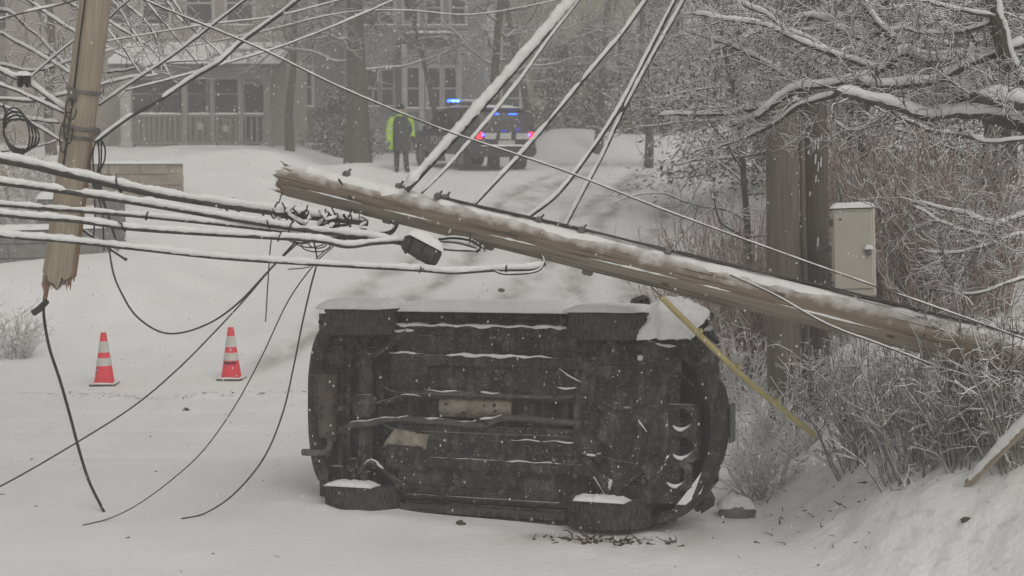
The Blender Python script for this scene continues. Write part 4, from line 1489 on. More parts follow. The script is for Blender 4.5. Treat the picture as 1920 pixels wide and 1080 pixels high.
cable('rising_cable', 'white lumpy cable, rightmost of the lines rising from the fallen pole', 'cable',
      [(1055, 432, 13.30), (1090, 365, 13.34), (1130, 290, 13.40), (1165, 215, 13.45), (1215, 120, 13.52), (1282, 0, 13.60), (1420, -260, 13.78)], 0.0171, 0.0262, plaster=1.2)
cable('long_span_wire', 'single thin wire slanting across the whole picture from upper left to lower right', 'cable',
      [(150, -60, 10.9), (270, 0, 11.0), (480, 88, 11.2), (640, 165, 11.3), (830, 243, 11.4), (1050, 318, 11.5), (1250, 396, 11.55), (1500, 487, 11.6), (1750, 575, 11.7), (1930, 640, 11.8), (2150, 730, 12.2)], .0066, .0058, 'cable')
cable('slack_wire', 'thin wire sagging off the fallen pole into the bush at right', 'cable',
      [(1370, 516, 12.35), (1450, 552, 12.0), (1550, 608, 11.9), (1660, 650, 11.95), (1760, 690, 12.2), (1840, 730, 12.9)], 0.0072, 0.0074)
# lines at the upper left, round the hanging pole
cable('service_cable', 'thick twisted snowy cable climbing right from the hanging pole', 'cable',
      [(178, 268, 14.0), (240, 222, 14.0), (300, 188, 14.0), (360, 148, 14.0), (410, 118, 13.9), (450, 82, 13.9), (500, 45, 13.8), (560, 0, 13.7), (800, -190, 13.2)], 0.0153, 0.0216, gaps=.12)
cable('service_cable', 'straight snowy line above the twisted cable, climbing right from the hanging pole', 'cable',
      [(185, 198, 14.3), (240, 160, 14.3), (330, 100, 14.2), (460, 0, 14.0), (720, -200, 13.6)], 0.0102, 0.0144)
cable('service_cable', 'thin snowy line joining the twisted cable and leading to the top centre', 'cable',
      [(235, 170, 15.0), (330, 146, 15.2), (420, 120, 15.4), (520, 90, 15.6), (630, 48, 15.8), (740, 0, 16.0), (1000, -120, 16.5)], 0.0076, 0.0112)
cable('service_cable', 'faint thin wire crossing high above the porch', 'cable',
      [(200, 78, 16.5), (300, 60, 16.8), (400, 45, 17.0), (520, 30, 17.3), (660, -5, 17.6), (900, -60, 18)], 0.0059, 0.0088)
cable('service_cable', 'faint sagging wire in front of the blue-grey house', 'cable',
      [(330, 92, 24), (480, 62, 24), (640, 25, 24), (760, 20, 24), (880, 28, 24.5), (1010, 8, 25), (1150, -25, 26)], 0.0085, 0.0104)
cable('service_cable', 'snowy line entering at the top left corner and ending at the pole', 'cable',
      [(-300, 118, 13.2), (0, 36, 13.7), (70, 18, 13.8), (142, 0, 14.0), (300, -60, 14.3)], 0.0085, 0.0128)
cable('service_cable', 'snowy line passing behind the hanging pole above the insulator', 'cable',
      [(50, 152, 14.5), (95, 112, 14.5), (140, 76, 14.5), (200, 38, 14.5), (250, -5, 14.4), (420, -120, 14.2)], 0.0076, 0.0112)
cable('lashed_cable', 'lumpy snow-caked cable sloping down from the left edge to the hanging pole clamp', 'cable',
      [(-300, -30, 13.2), (-10, 128, 13.8), (45, 152, 13.9), (75, 172, 13.95), (110, 198, 14.0), (140, 212, 14.05)], 0.0136, 0.0288, gaps=.1)
cable('lashed_cable', 'snowy cable below the lumpy one ending at the hanging pole', 'cable',
      [(-300, 60, 13.0), (0, 160, 13.7), (50, 180, 13.8), (90, 198, 13.9), (125, 214, 14.0), (150, 222, 14.1)], 0.0110, 0.0176)
cable('lashed_cable', 'lowest snowy cable at the left edge above the coiled wire', 'cable',
      [(-300, 90, 12.8), (0, 198, 13.6), (40, 222, 13.7), (80, 244, 13.85), (125, 272, 14.0)], 0.0093, 0.0144)
ins = empty('insulator', at(45, 152, 13.85), 'black spool insulator capped with snow left of the hanging pole', 'insulator')
MB().lathe([(.02, -.05), (.055, -.045), (.055, -.02), (.03, -.01), (.03, .01), (.055, .02), (.055, .045), (.02, .05)], 16, axis=0).build('spool', 'black_cable', ins)
MB().pillow((0, 0, .045), .14, .10, .04, nu=12, nv=10, p=3, seed=2).build('snow_cover', 'snow', ins, smooth=60)
coil = empty('wire_coil', at(35, 245, 13.6), 'black coil of spare wire hanging at the left edge', 'wire')
cm = MB()
for k in range(4):
    a = np.linspace(0, 2 * math.pi, 28)
    w, h_ = 24 + 3 * k, 44 - 5 * k
    A = [at(36 + 3 * k - 5 + w * math.cos(q) + (6 * math.sin(q)), 246 + h_ * math.sin(q) + 2 * k, 13.6 + .02 * k) for q in a]
    cm.tube(A, .0085, 6)
cm.tube([at(6, 196, 13.6), at(12, 215, 13.6), at(10, 240, 13.6)], .009, 6)
cm.build('loops', 'black_cable', coil, world=True)
dg = empty('dangling_leads', at(185, 270, 14.0), 'bunch of black leads dangling beside the hanging pole', 'wire')
cm = MB()
for k, (pts) in enumerate(([(180, 265), (168, 300), (172, 340), (190, 390), (194, 440), (195, 470)], [(184, 262), (186, 300), (183, 330), (196, 380), (210, 430), (222, 460)], [(190, 262), (189, 310), (178, 345), (200, 395), (215, 440), (218, 455)], [(178, 268), (174, 290), (176, 330), (178, 400), (175, 445)], [(192, 265), (197, 280), (196, 300), (188, 320), (192, 330)])):
    A, _ = spline([at(u, v, 13.85 + .03 * k) for u, v in pts], 40)
    cm.tube(A, .0075, 5)
cm.build('leads', 'black_cable', dg, world=True)
MB().rbox(at(184, 352, 13.85) - dg.location, (.06, .05, .05), .012).build('connector', 'rubber', dg)
clp = empty('pole_loops', at(140, 215, 13.8), 'small wire loops round the clamp on the hanging pole', 'wire')
cm = MB()
for k, (cu_, cv_, w, h_) in enumerate(((133, 205, 10, 20), (128, 240, 8, 30), (118, 260, 6, 26))):
    cm.tube([at(cu_ + w * math.cos(q), cv_ + h_ * math.sin(q), 13.82) for q in np.linspace(0, 5.4, 22)], .0065, 5)
cm.build('loops', 'black_cable', clp, world=True)
cable('loose_conduit', 'short black rod sticking out behind the hanging pole', 'rod', [(147, 425, 14.5), (190, 455, 14.35), (237, 487, 14.2)], .014, .008)
# slack wires hanging to the street
cable('slack_wire', 'thin dark wire sagging in a deep curve left of the car', 'cable',
      [(203, 455, 13.8), (212, 510, 13.8), (228, 550, 13.75), (255, 592, 13.7), (300, 622, 13.65), (345, 623, 13.6), (400, 602, 13.5), (450, 565, 13.4), (500, 512, 13.3), (553, 455, 13.2)], .0085)
cable('slack_wire', 'long thin wire running from the snowy cables down to the left edge', 'cable',
      [(-160, 985, 11.2), (0, 912, 11.7), (140, 832, 12.1), (250, 762, 12.4), (330, 695, 12.6), (400, 625, 12.8), (460, 560, 12.95), (510, 502, 13.1), (556, 458, 13.2)], .0065)
e1 = hit(155, 987); e2 = hit(340, 975); e3 = hit(195, 962)
cable('slack_wire', 'thin wire trailing onto the snow left of the car, left of its pair', 'cable',
      [('w', e1.x, e1.y, e1.z + .01), (205, 972, 13.75), (260, 945, 13.7), (330, 893, 13.6), (385, 840, 13.55), (440, 762, 13.5), (490, 670, 13.45), (540, 565, 13.35), (590, 495, 13.25), (625, 462, 13.2)], .0055)
cable('slack_wire', 'thin dark wire trailing onto the snow just left of the car', 'cable',
      [('w', e2.x, e2.y, e2.z + .01), (385, 962, 13.95), (440, 925, 13.8), (495, 858, 13.65), (530, 775, 13.5), (550, 690, 13.4), (565, 615, 13.35), (582, 540, 13.3), (594, 490, 13.25), (588, 450, 13.2)], .0075)
cable('slack_wire', 'hair-thin wire hanging straight down from the broken end of the fallen pole', 'cable',
      [(529, 360, 13.6), (518, 400, 13.6), (508, 455, 13.6), (503, 520, 13.6), (498, 603, 13.6)], .0055)
cable('slack_wire', 'short thin wire crossing under the curled loops', 'cable', [(540, 505, 13.1), (580, 500, 13.1), (598, 480, 13.12), (640, 445, 13.15)], .005)
cable('ground_lead', 'black frayed lead hanging from the hanging pole to the snow', 'cable',
      [(84, 552, 14.25), (82, 590, 14.25), (92, 650, 14.25), (112, 712, 14.25), (130, 775, 14.25), (150, 850, 14.27), (168, 905, 14.28), ('w', e3.x, e3.y, e3.z + .012)], .014, mt='black_cable')

# yellow guy-wire guard
ygp = at(1240, 556, 12.52); yge = at(1522, 812, 13.1)
yge = yge + (yge - ygp).normalized() * .03
MG = pole_axes(yge, ygp)
yg = empty('guy_wire_guard', yge, 'long yellow guy-wire guard slanting from the fallen pole into the bush', 'guy guard', rot=MG.to_euler())
GL = (ygp - yge).length
gd = MB()
gd.tube([(.01 * math.sin(k * .9), -.035 * math.sin(math.pi * k / 12), GL * k / 12) for k in range(13)], .024, 10)
for k in range(3):
    gd.lathe([(.027, GL * (.25 + .25 * k)), (.027, GL * (.25 + .25 * k) + .03)], 10)
gd.build('guard', 'yellow_plastic', yg)
MB().tube([(0, 0, GL - .1), (0, 0, GL + .12)], .008, 6).build('guy_wire', 'steel', yg)

# ================================================================== standing pole stubs and cabinet
b1 = at(1472, 700, 17.0); b1 = Vector((b1.x, 17.0, h1(b1.x, 17.0) - .25))
t1 = at(1466, 190, 17.0)
p1e = empty('pole_stub', b1, 'thick brown standing pole stub, left of the pair beside the beige cabinet', 'pole', rot=pole_axes(b1, t1).to_euler())
ps = pole_mesh((t1 - b1).length, .178, .172, 0, .12, 28, 21, 26).build('shaft', 'old_wood', p1e)
MB().pillow((0, 0, (t1 - b1).length), .36, .36, .10, nu=14, nv=14, p=2.5, seed=9).build('snow_cover', 'snow', ps, smooth=60)
b2 = at(1532, 690, 17.3); b2 = Vector((b2.x, 17.3, h1(b2.x, 17.3) - .25))
t2 = at(1524, 180, 17.3)
p2e = empty('pole_stub', b2, 'dark weathered pole stub standing right behind the brown one', 'pole', rot=pole_axes(b2, t2).to_euler())
ps2 = pole_mesh((t2 - b2).length, .155, .15, 0, .16, 28, 22, 26).build('shaft', 'dark_old_wood', p2e)
ck = MB()
for k in range(26):
    z = random.uniform(.6, (t2 - b2).length - .1); a = random.uniform(R(180), R(300))
    ck.tube([(.155 * math.cos(a), .155 * math.sin(a), z), (.158 * math.cos(a + .05), .158 * math.sin(a + .05), z + random.uniform(.04, .16))], random.uniform(.005, .013), 5)
tag(ck.build('clinging_snow', 'snow', ps2), kind='stuff')
# conduit / seam between them
MB().tube([at(1503, 230, 16.95), at(1506, 400, 16.95), at(1512, 580, 16.95), at(1516, 690, 16.95)], .028, 8).build('conduit', 'old_wood', p2e, world=True)
cb_c = at(1602, 556, 16.6)
cb = empty('utility_cabinet', cb_c, 'beige metal utility cabinet with snow on top beside the pole stubs', 'cabinet', rot=(R(-1), R(-2.2), R(-10)))
CW, CD, CH = .44, .26, .93
MB().rbox((0, 0, CH / 2), (CW, CD, CH), .02).build('housing', 'cabinet', cb)
dr = MB().rbox((-.005, -CD / 2 - .008, CH / 2 + .02), (CW - .05, .018, CH - .13), .008).build('door', 'cabinet', cb)
ho = MB().rbox((.15, -CD / 2 - .035, CH * .50), (.05, .04, .07), .012).build('latch', 'steel', dr)
MB().pillow((.15, -CD / 2 - .035, CH * .50 + .03), .09, .06, .045, nu=10, nv=8, p=3, seed=3).build('snow_cover', 'snow', dr, smooth=60)
hg = MB()
for z in (.13, .78):
    hg.rbox((-CW / 2 - .004, -CD / 2 + .0, z), (.02, .03, .07), .005)
hg.rbox((-.13, -CD / 2 - .02, CH - .12), (.025, .01, .02), .003)
hg.rbox((.0, -.05, -.05), (.05, .05, .10), .008)
hg.build('fittings', 'rubber', cb)
MB().rbox((0, -CD / 2 - .003, .075), (CW - .03, .012, .12), .004).build('lower_panel', 'cabinet', cb)
MB().pillow((0, 0, CH - .006), CW + .02, CD + .03, .055, nu=20, nv=12, p=6, seed=6).build('snow_cover', 'snow', cb, smooth=60)
MB().rbox((-.30, .06, .5), (.18, .05, .06), .01).build('bracket', 'steel', cb)

# ================================================================== traffic cones
def cone(px, py, label, yaw, ink):
    p = hit(px, py)
    s_ = FPX / p.y
    Hc = 100 / s_
    e = empty('traffic_cone', (p.x, p.y, p.z - .008), label, 'traffic cone', 'traffic cones on the snowy street', rot=(0, 0, yaw))
    w = .36
    MB().rbox((0, 0, .018), (w, w, .036), .012).build('base', 'rubber', e)
    k = Hc / .71
    R0 = .125 * k

    def rad(t_):
        return .135 * k + (.035 * k - .135 * k) * t_
    z0 = .036; zt = Hc
    def zz(t_): return z0 + (zt - z0) * t_
    MB().lathe([(rad(0) + .012, z0), (rad(.02), zz(.02)), (rad(1) + .003, zz(.985)), (rad(1) - .006, zz(1)), (.012, zz(1))], 26).build('body', 'cone_orange', e)
    for a, b_ in ((.345, .50), (.61, .83)):
        MB().lathe([(rad(a) + .0015, zz(a)), (rad(a) + .004, zz(a + .005)), (rad(b_) + .004, zz(b_ - .005)), (rad(b_) + .0015, zz(b_))], 26).build('collar', 'cone_white', e)
    # worn stencil marks below the lower collar
    im = MB()
    for (a0, t0, wd_, ht) in ink:
        rr = rad(t0) + .003
        im.box((rr * math.cos(a0), rr * math.sin(a0), zz(t0)), (.006, wd_, ht), rot=(0, 0, a0))
    im.build('stencil_marks', 'cone_ink', e)
    # snow on the base
    sn_ = MB()
    for sg in (-1, 1):
        sn_.pillow((0, sg * .155, .035), .32, .05, .018, nu=14, nv=6, p=3, seed=4)
        sn_.pillow((sg * .155, 0, .035), .05, .26, .018, nu=8, nv=12, p=3, seed=5)
    sn_.build('snow_cover', 'snow', e, smooth=60)


cone(196, 721, 'red-orange traffic cone with two pale collars, left of the pair', .05, [(R(-140), .27, .022, .045), (R(-137), .30, .02, .03)])
cone(434, 711, 'red-orange traffic cone with dark stencilled band, nearer the car', -.06,
     [(R(-90) + (k - 3.5) * .21, .295 + (.006 if k % 2 else 0), .016 if k % 3 else .022, .042 if k % 2 else .03) for k in range(8)])

# ================================================================== police car
pc = hit(945, 321)
PA_ = R(25)
pol = empty('police_suv', (0, 0, 0), 'dark police SUV with blue lights lit, parked up the side street', 'police car')
PL_, PW_ = 5.0, 1.0
pos = Vector((-.20, 0, 0)); pos.y = pc.y
fwd = Vector((-math.sin(PA_), math.cos(PA_), 0))
ctr = Vector((pos.x, pos.y, 0)) + fwd * 2.45
ctr.z = h1(ctr.x, ctr.y)
zr_ = h1(*(Vector((pos.x, pos.y)) + Vector(fwd[:2]) * .9)); zf_ = h1(*(Vector((pos.x, pos.y)) + Vector(fwd[:2]) * 3.9))
pitch = math.atan2(zf_ - zr_, 3.0)
pol.location = (ctr.x, ctr.y, (zr_ + zf_) / 2 - .02)
pol.rotation_euler = (Matrix.Rotation(math.pi / 2 + PA_, 3, 'Z') @ Matrix.Rotation(-pitch, 3, 'Y')).to_euler()


def psec(x, zb, wb, w, zbelt, wr, zr):
    half = [(wb, zb), (w - .03, zb + .06), (w, zb + .25), (w, zbelt - .10), (w - .035, zbelt), (wr + (w - wr) * .30, zbelt + (zr - zbelt) * .55), (wr + .01, zr - .08), (wr - .05, zr - .02), (wr - .2, zr)]
    return [(x, y, z) for y, z in half] + [(x, -y, z) for y, z in reversed(half)]


stp = [(-2.50, .52, .78, .86, 1.02, .70, 1.06), (-2.46, .42, .86, .93, 1.08, .72, 1.20), (-2.40, .40, .92, .97, 1.10, .74, 1.42), (-2.26, .42, .94, .985, 1.10, .75, 1.70), (-2.05, .62, .94, 1.0, 1.10, .76, 1.76), (-1.6, .68, .94, 1.0, 1.10, .77, 1.78),
       (-.9, .44, .94, 1.0, 1.09, .78, 1.79), (.2, .42, .94, 1.0, 1.08, .76, 1.77), (.75, .42, .94, 1.0, 1.07, .74, 1.66), (1.30, .46, .94, .99, 1.06, .80, 1.22), (1.5, .68, .94, .985, 1.05, .84, 1.14), (2.1, .66, .92, .97, 1.0, .82, 1.08), (2.42, .46, .82, .88, .9, .74, .98), (2.52, .45, .7, .76, .8, .6, .86)]
MB().loft([psec(*s_) for s_ in stp]).build('body', 'police_paint', pol)
# tailgate glass and side glass, just proud of the shell
MB().add([(-2.475, -.72, 1.14), (-2.475, .72, 1.14), (-2.30, .66, 1.64), (-2.30, -.66, 1.64), (-2.44, -.72, 1.15), (-2.44, .72, 1.15), (-2.27, .66, 1.64), (-2.27, -.66, 1.64)],
         [(0, 1, 2, 3), (7, 6, 5, 4), (0, 4, 5, 1), (1, 5, 6, 2), (2, 6, 7, 3), (3, 7, 4, 0)]).build('rear_window', 'car_glass', pol)
for sg in (-1, 1):
    for x0, x1, x2, x3 in ((-2.15, -1.35, -1.38, -2.02), (-1.28, -.32, -.34, -1.28), (-.24, .98, .62, -.24)):
        Vq = [(x0, sg * .962, 1.14), (x1, sg * .962, 1.14), (x2, sg * .815, 1.66), (x3, sg * .815, 1.66)]
        Vo = [(x, y + sg * .012, z) for x, y, z in Vq]
        MB().add(Vq + Vo, [(0, 1, 2, 3), (7, 6, 5, 4), (0, 4, 5, 1), (1, 5, 6, 2), (2, 6, 7, 3), (3, 7, 4, 0)]).build('window', 'car_glass', pol)
    wheel(pol, -1.5, sg * .86, 0, sg, .37, .24, .37, 'steel')
    wheel(pol, 1.5, sg * .86, 0, sg, .37, .24, .37, 'steel')
    MB().rbox((-2.455, sg * .80, .99), (.10, .20, .24), .03).build('tail_light', 'red_light', pol)
    MB().rbox((-2.50, sg * .70, 1.02), (.03, .06, .07), .01).build('blue_marker_light', 'blue_light', pol)
    mi = MB().rbox((.78, sg * 1.08, 1.16), (.14, .22, .16), .04)
    mi.build('mirror', 'police_paint', pol)
    MB().rbox((-.55, sg * 1.012, .95), (.24, .02, .035), .008).build('door_handle', 'police_paint', pol)
    MB().tube([(-1.9, sg * .68, 1.79), (-1.8, sg * .68, 1.83), (0, sg * .68, 1.83), (.1, sg * .68, 1.78)], .018, 6).build('roof_rail', 'police_paint', pol)
    MB().rbox((-2.33, sg * .28, 1.60), (.03, .26, .022), .006).build('window_light', 'blue_light', pol)
MB().rbox((-2.52, 0, .58), (.16, 1.86, .26), .05).build('rear_bumper', 'police_paint', pol)
MB().pillow((-2.53, 0, .705), .15, 1.55, .045, nu=8, nv=30, p=4, seed=3).build('snow_cover', 'snow', pol, smooth=60)
MB().rbox((-2.50, -.02, .80), (.03, .52, .13), .008).build('license_plate', 'plate_white', pol)
# pale reflective chevrons on the tailgate
ch = MB()
for (y0, y1, sk) in ((.28, .66, .06), (-.15, .20, 0.0), (-.66, -.30, -.06)):
    Vq = [(-2.525, y0 + sk, .90), (-2.525, y1, .90), (-2.515, y1 - .02, 1.07), (-2.515, y0, 1.07), (-2.44, y0 + sk, .90), (-2.44, y1, .90), (-2.44, y1 - .02, 1.07), (-2.44, y0, 1.07)]
    ch.add(Vq, [(0, 1, 2, 3), (7, 6, 5, 4), (0, 4, 5, 1), (1, 5, 6, 2), (2, 6, 7, 3), (3, 7, 4, 0)])
ch.build('reflective_panels', 'decal_white', pol)
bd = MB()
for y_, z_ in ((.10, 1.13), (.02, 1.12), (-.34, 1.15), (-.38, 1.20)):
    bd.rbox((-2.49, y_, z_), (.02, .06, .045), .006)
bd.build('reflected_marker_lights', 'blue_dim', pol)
# spoiler, roof snow, light bar
MB().rbox((-2.24, 0, 1.745), (.30, 1.40, .05), .02).build('spoiler', 'police_paint', pol)
MB().pillow((-.95, 0, 1.775), 2.2, 1.40, .07, nu=30, nv=20, p=5, seed=8).build('snow_cover', 'snow', pol, smooth=60)
lb = MB().rbox((.05, 0, 1.90), (.30, 1.42, .055), .02).build('light_bar', 'police_paint', pol)
for y0, y1 in ((.38, .69), (-.69, -.38)):
    MB().rbox((.05, (y0 + y1) / 2, 1.955), (.28, y1 - y0, .085), .03).build('blue_lamp', 'blue_light', lb)
    MB().rbox((-.095, (y0 + y1) / 2 + .06, 1.957), (.02, .09, .05), .01).build('lamp_core', 'blue_core', lb)
    MB().rbox((-.095, (y0 + y1) / 2 - .08, 1.957), (.02, .07, .05), .01).build('lamp_core', 'blue_core', lb)
MB().rbox((.05, 0, 1.955), (.26, .72, .05), .02).build('clear_section', 'decal_white', lb)
MB().pillow((.05, 0, 1.978), .26, .74, .03, nu=10, nv=20, p=4, seed=2).build('snow_cover', 'snow', lb, smooth=60)


def text_mesh(txt, size, mt, parent, M, ext=.004):
    cu_ = bpy.data.curves.new('lettering', 'FONT')
    cu_.body = txt; cu_.size = size; cu_.extrude = ext; cu_.align_x = 'CENTER'; cu_.align_y = 'CENTER'
    to = bpy.data.objects.new('lettering_source', cu_)
    COL.objects.link(to)
    dg_ = bpy.context.evaluated_depsgraph_get()
    me_ = bpy.data.meshes.new_from_object(to.evaluated_get(dg_))
    bpy.data.objects.remove(to, do_unlink=True)
    bpy.data.curves.remove(cu_)
    me_.transform(M)
    me_.materials.clear()
    return link_mesh('lettering', me_, mt, parent, 0)


# POLICE on both flanks (reads from the rear forwards on the left side, as seen from outside)
ML = Matrix.Translation((.05, 1.006, .80)) @ Matrix(((-1, 0, 0, 0), (0, 0, 1, 0), (0, 1, 0, 0), (0, 0, 0, 1)))
text_mesh('POLICE', .34, 'decal_white', pol, ML)
MR_ = Matrix.Translation((.05, -1.006, .80)) @ Matrix(((1, 0, 0, 0), (0, 0, -1, 0), (0, 1, 0, 0), (0, 0, 0, 1)))
text_mesh('POLICE', .34, 'decal_white', pol, MR_)

# ================================================================== person
pp = hit(752, 321)
per = empty('person', (pp.x, pp.y, pp.z - .01), 'person in open yellow-green high-visibility coat and dark hat standing left of the police car', 'person', rot=(0, 0, R(14)))


def skin_mesh(name, nodes, edges, parent, mt, sub=2, root=0):
    me_ = bpy.data.meshes.new(name)
    me_.from_pydata([n_[:3] for n_ in nodes], edges, [])
    o = bpy.data.objects.new(name, me_)
    COL.objects.link(o)
    o.modifiers.new('skin', 'SKIN').use_smooth_shade = True
    sv = me_.skin_vertices[0].data
    for i, n_ in enumerate(nodes):
        rx = n_[3]; ry = n_[4] if len(n_) > 4 else rx
        sv[i].radius = (rx, ry)
        sv[i].use_root = (i == root)
    s_ = o.modifiers.new('sub', 'SUBSURF')
    s_.levels = sub; s_.render_levels = sub
    dg_ = bpy.context.evaluated_depsgraph_get()
    m2 = bpy.data.meshes.new_from_object(o.evaluated_get(dg_))
    bpy.data.objects.remove(o, do_unlink=True)
    m2.name = name
    m2.materials.clear()
    return link_mesh(name, m2, mt, parent, 180)


# faces the viewer (-y); x to the viewer's right
nodes = [(0, 0, .95, .15, .12), (0, 0, 1.15, .15, .115), (0, .01, 1.36, .17, .12), (0, .01, 1.48, .07, .07), (0, -.01, 1.57, .06, .065), (0, -.02, 1.66, .082, .098), (0, -.015, 1.73, .072, .09),
         (-.10, 0, .90, .11), (-.115, -.01, .50, .088), (-.12, .01, .10, .075), (-.125, -.11, .045, .048),
         (.10, 0, .90, .11), (.125, -.01, .50, .088), (.145, .01, .10, .075), (.165, -.11, .045, .048),
         (-.20, .01, 1.40, .07), (-.27, .02, 1.12, .055), (-.26, -.03, .88, .042),
         (.20, .01, 1.40, .07), (.27, .03, 1.13, .055), (.31, -.06, .91, .042)]
edges = [(0, 1), (1, 2), (2, 3), (3, 4), (4, 5), (5, 6), (0, 7), (7, 8), (8, 9), (9, 10), (0, 11), (11, 12), (12, 13), (13, 14), (2, 15), (15, 16), (16, 17), (2, 18), (18, 19), (19, 20)]
body = skin_mesh('body', nodes, edges, per, 'trousers')
# face, below the hat
fa = MB()
fs_ = []
for k in range(9):
    t_ = k / 8
    z = 1.575 + .145 * t_
    w_ = .074 * math.sin(math.pi * (.22 + .58 * t_)) ** .5
    fs_.append([(w_ * math.cos(a), -.03 - (w_ * 1.15) * math.sin(a), z) for a in np.linspace(0, math.pi, 13)] + [(w_ * math.cos(a), -.03 + w_ * .3 * math.sin(a), z) for a in np.linspace(math.pi, 0, 7)[1:-1]])
fa.loft(fs_)
fa.tube([(0, -.112, 1.675), (0, -.130, 1.640), (0, -.115, 1.632)], [.009, .014, .008], 6)
for sg in (-1, 1):
    fa.rbox((sg * .079, -.02, 1.65), (.02, .035, .06), .008)
fao = fa.build('face', 'skin', per)
ey = MB()
for sg in (-1, 1):
    ey.rbox((sg * .030, -.112, 1.672), (.022, .008, .010), .003)
ey.rbox((0, -.113, 1.606), (.045, .006, .008), .002)
ey.build('eyes_and_mouth', 'knit', fao)
ht = MB().lathe([(.100, 1.685), (.106, 1.70), (.104, 1.74), (.092, 1.785), (.06, 1.81), (.01, 1.82)], 18, (0, -.02, 0)).build('hat', 'knit', per)
# dark long coat
def ring(z, wx, wy, a0, a1, n=24, cx=0, cy=0):
    return [(cx + wx * math.sin(a), cy - wy * math.cos(a), z) for a in np.linspace(a0, a1, n)]


dc = MB()
dc.loft([ring(z, wx, wy, 0, 2 * math.pi * 23 / 24) for z, wx, wy in ((.56, .26, .20), (.75, .26, .20), (.95, .25, .185), (1.15, .24, .17), (1.35, .24, .165), (1.46, .18, .13), (1.53, .085, .085))])
dco = dc.build('dark_coat', 'dark_coat', per)
# open hi-vis coat: wraps the back, its right front hanging forward
hv = MB()
secs_o = [(.60, .315, .245), (.82, .315, .245), (1.0, .30, .23), (1.18, .285, .215), (1.34, .275, .20), (1.45, .205, .155), (1.52, .11, .11)]
V1 = []
na_ = 30
for z, wx, wy in secs_o:
    # from the viewer's left front edge round the back to the right front edge (angle 0 = front)
    e0, e1 = R(-52), R(-262)
    for a in np.linspace(e0, e1, na_):
        wv = 1 + .035 * math.sin(a * 7 + z * 6)
        V1.append((wx * wv * math.sin(a) - .015, -wy * wv * math.cos(a), z))
hv.grid(V1, len(secs_o), na_)
hv.grid([((x + .015) * .95 - .015, y * .95, z) for x, y, z in V1][::-1], len(secs_o), na_)
# sleeves
sl1, _ = spline([(-.19, .0, 1.44), (-.27, .01, 1.33), (-.315, .02, 1.13), (-.325, -.01, .95), (-.31, -.05, .82)], 18)
hv.tube(sl1, np.interp(np.linspace(0, 1, 18), [0, .2, .6, 1], [.08, .095, .085, .075]) * (1 + .05 * np.sin(np.arange(18) * 2.1)), 12)
sl2, _ = spline([(.19, .0, 1.44), (.28, .05, 1.33), (.31, .08, 1.14), (.315, 0, 1.02), (.32, -.05, .94)], 18)
hv.tube(sl2, np.interp(np.linspace(0, 1, 18), [0, .2, .6, 1], [.08, .09, .078, .065]) * (1 + .05 * np.sin(np.arange(18) * 2.1)), 12)
hvo = hv.build('high_visibility_coat', 'hi_vis', per, smooth=60)
rb = MB()
for z, wx, wy in ((1.16, .289, .219), (.80, .318, .248)):
    V2 = []
    for dz in (-.025, .025):
        for a in np.linspace(R(-52), R(-262), na_):
            wv = 1 + .035 * math.sin(a * 7 + z * 6) + .012
            V2.append((wx * wv * math.sin(a) - .015, -wy * wv * math.cos(a), z + dz))
    rb.grid(V2, 2, na_)
for z0 in (6, 11):
    rb.tube(sl1[z0:z0 + 2], [.094, .092], 12)
rb.build('reflective_bands', 'reflective', hvo)
cl_ = MB().tube([(.0 + .10 * math.cos(a), -.01 + .10 * math.sin(a), 1.52 + .01 * math.cos(a)) for a in np.linspace(0, 2 * math.pi, 20)], .028, 8)
cl_.build('collar', 'hi_vis', hvo)
# gloved hands: a palm, four fingers and a thumb
for hx, hy, hz, sg in ((-.305, -.06, .775, -1), (.325, -.075, .885, 1)):
    nd = [(hx, hy, hz + .05, .032, .026), (hx, hy - .01, hz, .042, .022)]
    ed = [(0, 1)]
    for k in range(4):
        fx = hx + (k - 1.5) * .022
        l_ = (.055, .068, .072, .060)[k]
        i = len(nd)
        nd += [(fx, hy - .012, hz - .03, .0105), (fx, hy - .025, hz - .03 - l_ * .55, .0095), (fx, hy - .010 + .01, hz - .03 - l_, .008)]
        ed += [(1, i), (i, i + 1), (i + 1, i + 2)]
    i = len(nd)
    nd += [(hx - sg * .04, hy - .02, hz + .01, .012), (hx - sg * .055, hy - .045, hz - .03, .010)]
    ed += [(1, i), (i, i + 1)]
    skin_mesh('gloved_hand', nd, ed, per, 'glove', 1)
for sg, fx in ((-1, -.125), (1, .165)):
    bt = MB().loft([[(fx + w_ * math.cos(a), yc - l_ * math.sin(a), z) for a in np.linspace(0, 2 * math.pi, 14, endpoint=False)] for z, w_, l_, yc in ((.0, .052, .14, -.06), (.04, .056, .145, -.06), (.09, .054, .10, -.025), (.15, .058, .065, .01), (.26, .066, .07, .005))])
    bt.build('boot', 'boot', per)

